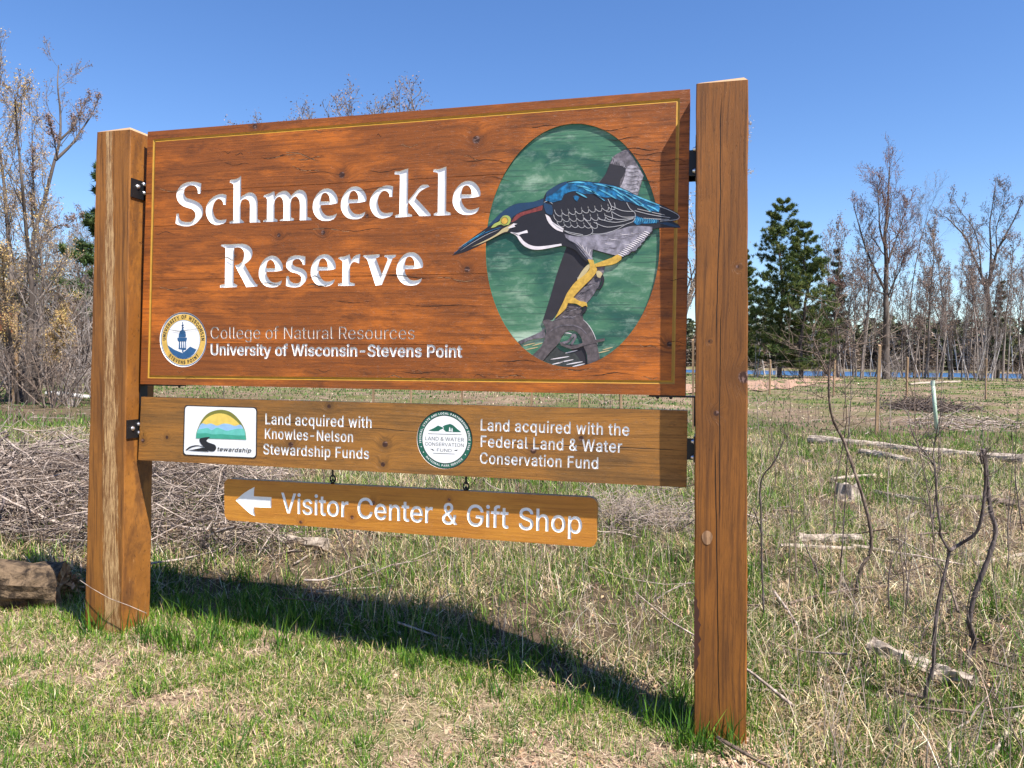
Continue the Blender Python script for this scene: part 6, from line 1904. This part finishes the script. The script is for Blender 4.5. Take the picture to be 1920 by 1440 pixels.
for i in range(48):
    px = rr3.uniform(-260, 330) if i % 3 else rr3.uniform(-20, 190); Y = rr3.uniform(34, 62); top = rr3.uniform(400, 560)
    g, s = top_scale(px, 690, top, 13, Y=Y)
    place((slim + full + [slim_pale[0]])[i % 7], "bare_woodland_tree", "bare woodland tree among the thicket behind the left edge", g, s * .9, rr3.uniform(0, 6), gC, lean=(rr3.gauss(0, .05), rr3.gauss(0, .05)))
gD = "bare trees behind the sign"
for i in range(14):
    px = rr3.uniform(300, 1290); Y = rr3.uniform(45, 85)
    g, s = top_scale(px, 690, rr3.uniform(400, 520), 13, Y=Y)
    place((slim + full)[i % 6], "bare_woodland_tree", "bare woodland tree mostly hidden behind the sign board", g, s * .9, rr3.uniform(0, 6), gD)
# low twiggy shrubs on the left
shrub = []
for q in range(3):
    rnd = random.Random(90 + q); m = MB(); tips = []
    for s_ in range(11):
        a_ = rnd.uniform(0, 6.28)
        grow(m, Vector((math.cos(a_) * .1, math.sin(a_) * .1, -.05)), Vector((math.cos(a_) * .5, math.sin(a_) * .5, 1)).normalized(), rnd.uniform(1.4, 2.6), .018, 1, spec(wob=.2, depth=3, n=(0, 8, 5), ratio=(.3, .4, .45), rmin=.004, ang=((40, 10), (38, 12), (40, 14))), tips, rnd, .06)
    me = bpy.data.meshes.new("shrub"); me.from_pydata([tuple(v) for v in m.v], [], m.f); me.materials.append((M_bark_mid, M_twig_brown, M_bark_mid)[q]); shrub.append(me)
gE = "leafless shrubs in the thicket on the left"
for i in range(30):
    px = rr3.uniform(-160, 260); py = rr3.uniform(715, 765)
    g = G(px, py)
    o = link("bare_shrub", shrub[i % 3]); o.location = g; o.rotation_euler = (0, 0, rr3.uniform(0, 6)); o.scale = [rr3.uniform(.7, 1.5)] * 3
    o['label'] = "leafless twiggy shrub in the thicket at the left of the photo"; o['category'] = "shrub"; o['group'] = gE
gE = "leafless shrubs along the pond bank"
for i in range(20):
    px = rr3.uniform(1405, 1925) if i % 4 else rr3.uniform(300, 1300)
    g = P(px, 690, rr3.uniform(78, 102)); g.z = float(gz(g.x, g.y))
    o = link("bare_shrub", shrub[i % 3]); o.location = g; o.rotation_euler = (0, 0, rr3.uniform(0, 6)); o.scale = [rr3.uniform(.7, 1.6)] * 3
    o['label'] = "leafless twiggy shrub in the row along the pond bank"; o['category'] = "shrub"; o['group'] = gE

# ---- pines
def pine(label, px, base_py, top_py, wid_px, seed, start=.12, dens=1.0, Y=None, name="pine_tree", cols=None, side=0, pw=.9):
    rnd = random.Random(seed); rnd2 = np.random.default_rng(seed)
    g = G(px, base_py) if Y is None else P(px, 690, Y)
    if Y is not None: g.z = float(gz(g.x, g.y))
    H = P(px, top_py, g.y).z - g.z
    Rm = (P(px + wid_px, 600, g.y) - P(px, 600, g.y)).length
    root = thing(name, label, "tree", g)
    m = MB(); m.tube([g + Vector((rnd.gauss(0, .06) * i, rnd.gauss(0, .06) * i, -.2 + (H + .1) * i / 8)) for i in range(9)], [H * .014 * (1 - .93 * i / 8) + .012 for i in range(9)], 8)
    cl = []
    z = H * start
    while z < H * .985:
        t = (z / H - start) / (1 - start)
        reach = Rm * (min(1, .55 + t * 2.2) if t < .2 else 1) * (1 - t) ** pw * 1.06 + .25
        for q in range(rnd.choice((6, 7, 8))):
            a_ = rnd.uniform(0, 6.28)
            L = reach * rnd.uniform(.55, 1.12) * (1 + .25 * side * math.cos(a_))
            if rnd.random() > dens: continue
            slope = -.10 + .75 * t + rnd.gauss(0, .08)
            p = Vector((g.x, g.y, g.z + z)); d = Vector((math.cos(a_), math.sin(a_), slope)).normalized(); pts = [p]
            for s in range(5):
                d = (d + Vector((rnd.gauss(0, .08), rnd.gauss(0, .08), .07))).normalized(); p = p + d * L / 5; pts.append(p)
                if s >= 1:
                    nb_ = 4 if s > 1 else 1
                    for w in range(nb_):
                        off = Vector((rnd.gauss(0, 1), rnd.gauss(0, 1), rnd.gauss(0, .16))) * (.15 * L * (1 - s * .08))
                        cl.append((p + off, .27 + .05 * L))
            m.tube(pts, [max(.012, .03 * L * .35 * (1 - s / 6)) for s in range(6)], 4, 0, cap=False)
            cl.append((p, .4))
        z += H * .043 * rnd.uniform(.8, 1.2) + .10
    me = bpy.data.meshes.new("trunk"); me.from_pydata([tuple(Vector(v) - g) for v in m.v], [], m.f); me.materials.append(M_bark_dark)
    link("trunk", me, root)
    Cc = np.array([tuple(c_ - g) for c_, s_ in cl]); S = np.array([s_ for c_, s_ in cl])
    per = 26
    n = len(Cc) * per
    base = np.repeat(Cc, per, 0) + rnd2.normal(0, .13, (n, 3)) * np.repeat(S, per)[:, None]
    d = rnd2.normal(0, 1, (n, 3)) + np.array([0, 0, .7]); d /= np.linalg.norm(d, axis=1)[:, None]
    w = np.cross(d, rnd2.normal(0, 1, (n, 3))); w /= np.linalg.norm(w, axis=1)[:, None]
    ln = (np.repeat(S, per) * rnd2.uniform(.6, 1.1, n))[:, None]
    V = np.stack([base - w * .030, base + w * .030, base + d * ln], 1)
    cols = np.array(cols or [(.060, .095, .024), (.080, .118, .028), (.040, .068, .020), (.11, .14, .034), (.14, .155, .042)])
    cc = np.repeat(cols[rnd2.integers(0, len(cols), len(Cc))], per, 0) * (1 + rnd2.normal(0, .18, (n, 1)))
    link("crown", fast_mesh("crown", V.reshape(-1, 3), np.arange(n * 3), np.full(n, 3), M_needle, np.repeat(np.clip(cc, .01, .5), 3, 0)), root, kind="stuff")
    return root
pine("tallest dark green pine just right of the right post", 1462, 706, 378, 88, 31, start=.10, Y=88, pw=.62)
pine("shorter bushy pine leaning against the tallest pine on its right", 1503, 706, 418, 84, 32, start=.08, Y=84, pw=.7)
pine("thin sparse pine between the pines and the tallest bare tree", 1565, 706, 468, 30, 33, start=.28, dens=.6, Y=92, cols=[(.09, .12, .05), (.12, .14, .06), (.07, .10, .045)])
pine("pine half hidden behind the right post", 1395, 706, 470, 55, 34, start=.06, Y=96)
pine("narrow pine behind the forked tree on the right", 1872, 706, 520, 20, 35, start=.2, dens=.6, Y=104, cols=[(.08, .10, .05), (.06, .08, .04)])
pine("pine whose green limbs reach out from behind the left post", 205, 706, 300, 78, 36, start=.30, dens=.75, Y=33, cols=[(.06, .10, .03), (.09, .13, .04), (.05, .08, .03)])
pine("dark evergreen low in the woods left of the left post", 138, 706, 560, 40, 37, start=.05, Y=60)
pine("small dark evergreen deep in the woods at the far left", 20, 706, 540, 50, 38, start=.05, Y=66)

# ---- far shore woods: one mass
def far_wood(name, label, n, u0, u1, d0, d1, h0, h1, cols, mat, conical, per=150, tri=.8, seed=1):
    r_ = np.random.default_rng(seed)
    th = np.radians(r_.uniform(u0, u1, n)); d = r_.uniform(d0, d1, n)
    x, y = d * np.sin(th), d * np.cos(th); h = r_.uniform(h0, h1, n) ; w = h * r_.uniform(.16, .26, n)
    t_ = r_.random((n, per)) ** .8
    rad = np.sqrt(r_.random((n, per))) * (1 - t_ * (.95 if conical else .45)) * w[:, None]
    a_ = r_.uniform(0, 6.28, (n, per))
    c0 = np.stack([x[:, None] + rad * np.cos(a_), y[:, None] + rad * np.sin(a_), gz(x, y)[:, None] + t_ * h[:, None]], 2).reshape(-1, 3)
    N = len(c0)
    V = c0[:, None, :] + r_.normal(0, tri, (N, 3, 3)) * np.array([1, 1, .6])
    cols = np.array(cols); cc = np.repeat(cols[r_.integers(0, len(cols), n)], per, 0) * (1 + r_.normal(0, .22, (N, 1)))
    link(name, fast_mesh(name, V.reshape(-1, 3), np.arange(N * 3), np.full(N, 3), mat, np.repeat(np.clip(cc, .01, .6), 3, 0)), None, kind="stuff", label=label, category="woods")
far_wood("far_evergreens", "dark evergreen wood on the far shore of the pond", 1100, -52, 40, 292, 350, 14, 19, [(.085, .098, .045), (.105, .115, .050), (.070, .078, .042), (.14, .135, .065)], M_needle, True, 130, .75, 1)
far_wood("far_bare_wood", "purple brown leafless wood on the far shore", 800, -52, 40, 287, 325, 6, 14, [(.24, .17, .13), (.20, .15, .12), (.28, .21, .16), (.16, .125, .10)], M_bud, False, 130, .6, 2)
far_wood("left_wood", "brown thicket of the woods beyond the left post", 330, -62, -36, 62, 100, 4, 9.5, [(.13, .095, .065), (.10, .08, .05), (.17, .13, .09), (.05, .06, .03)], M_bud, False, 420, .11, 3)
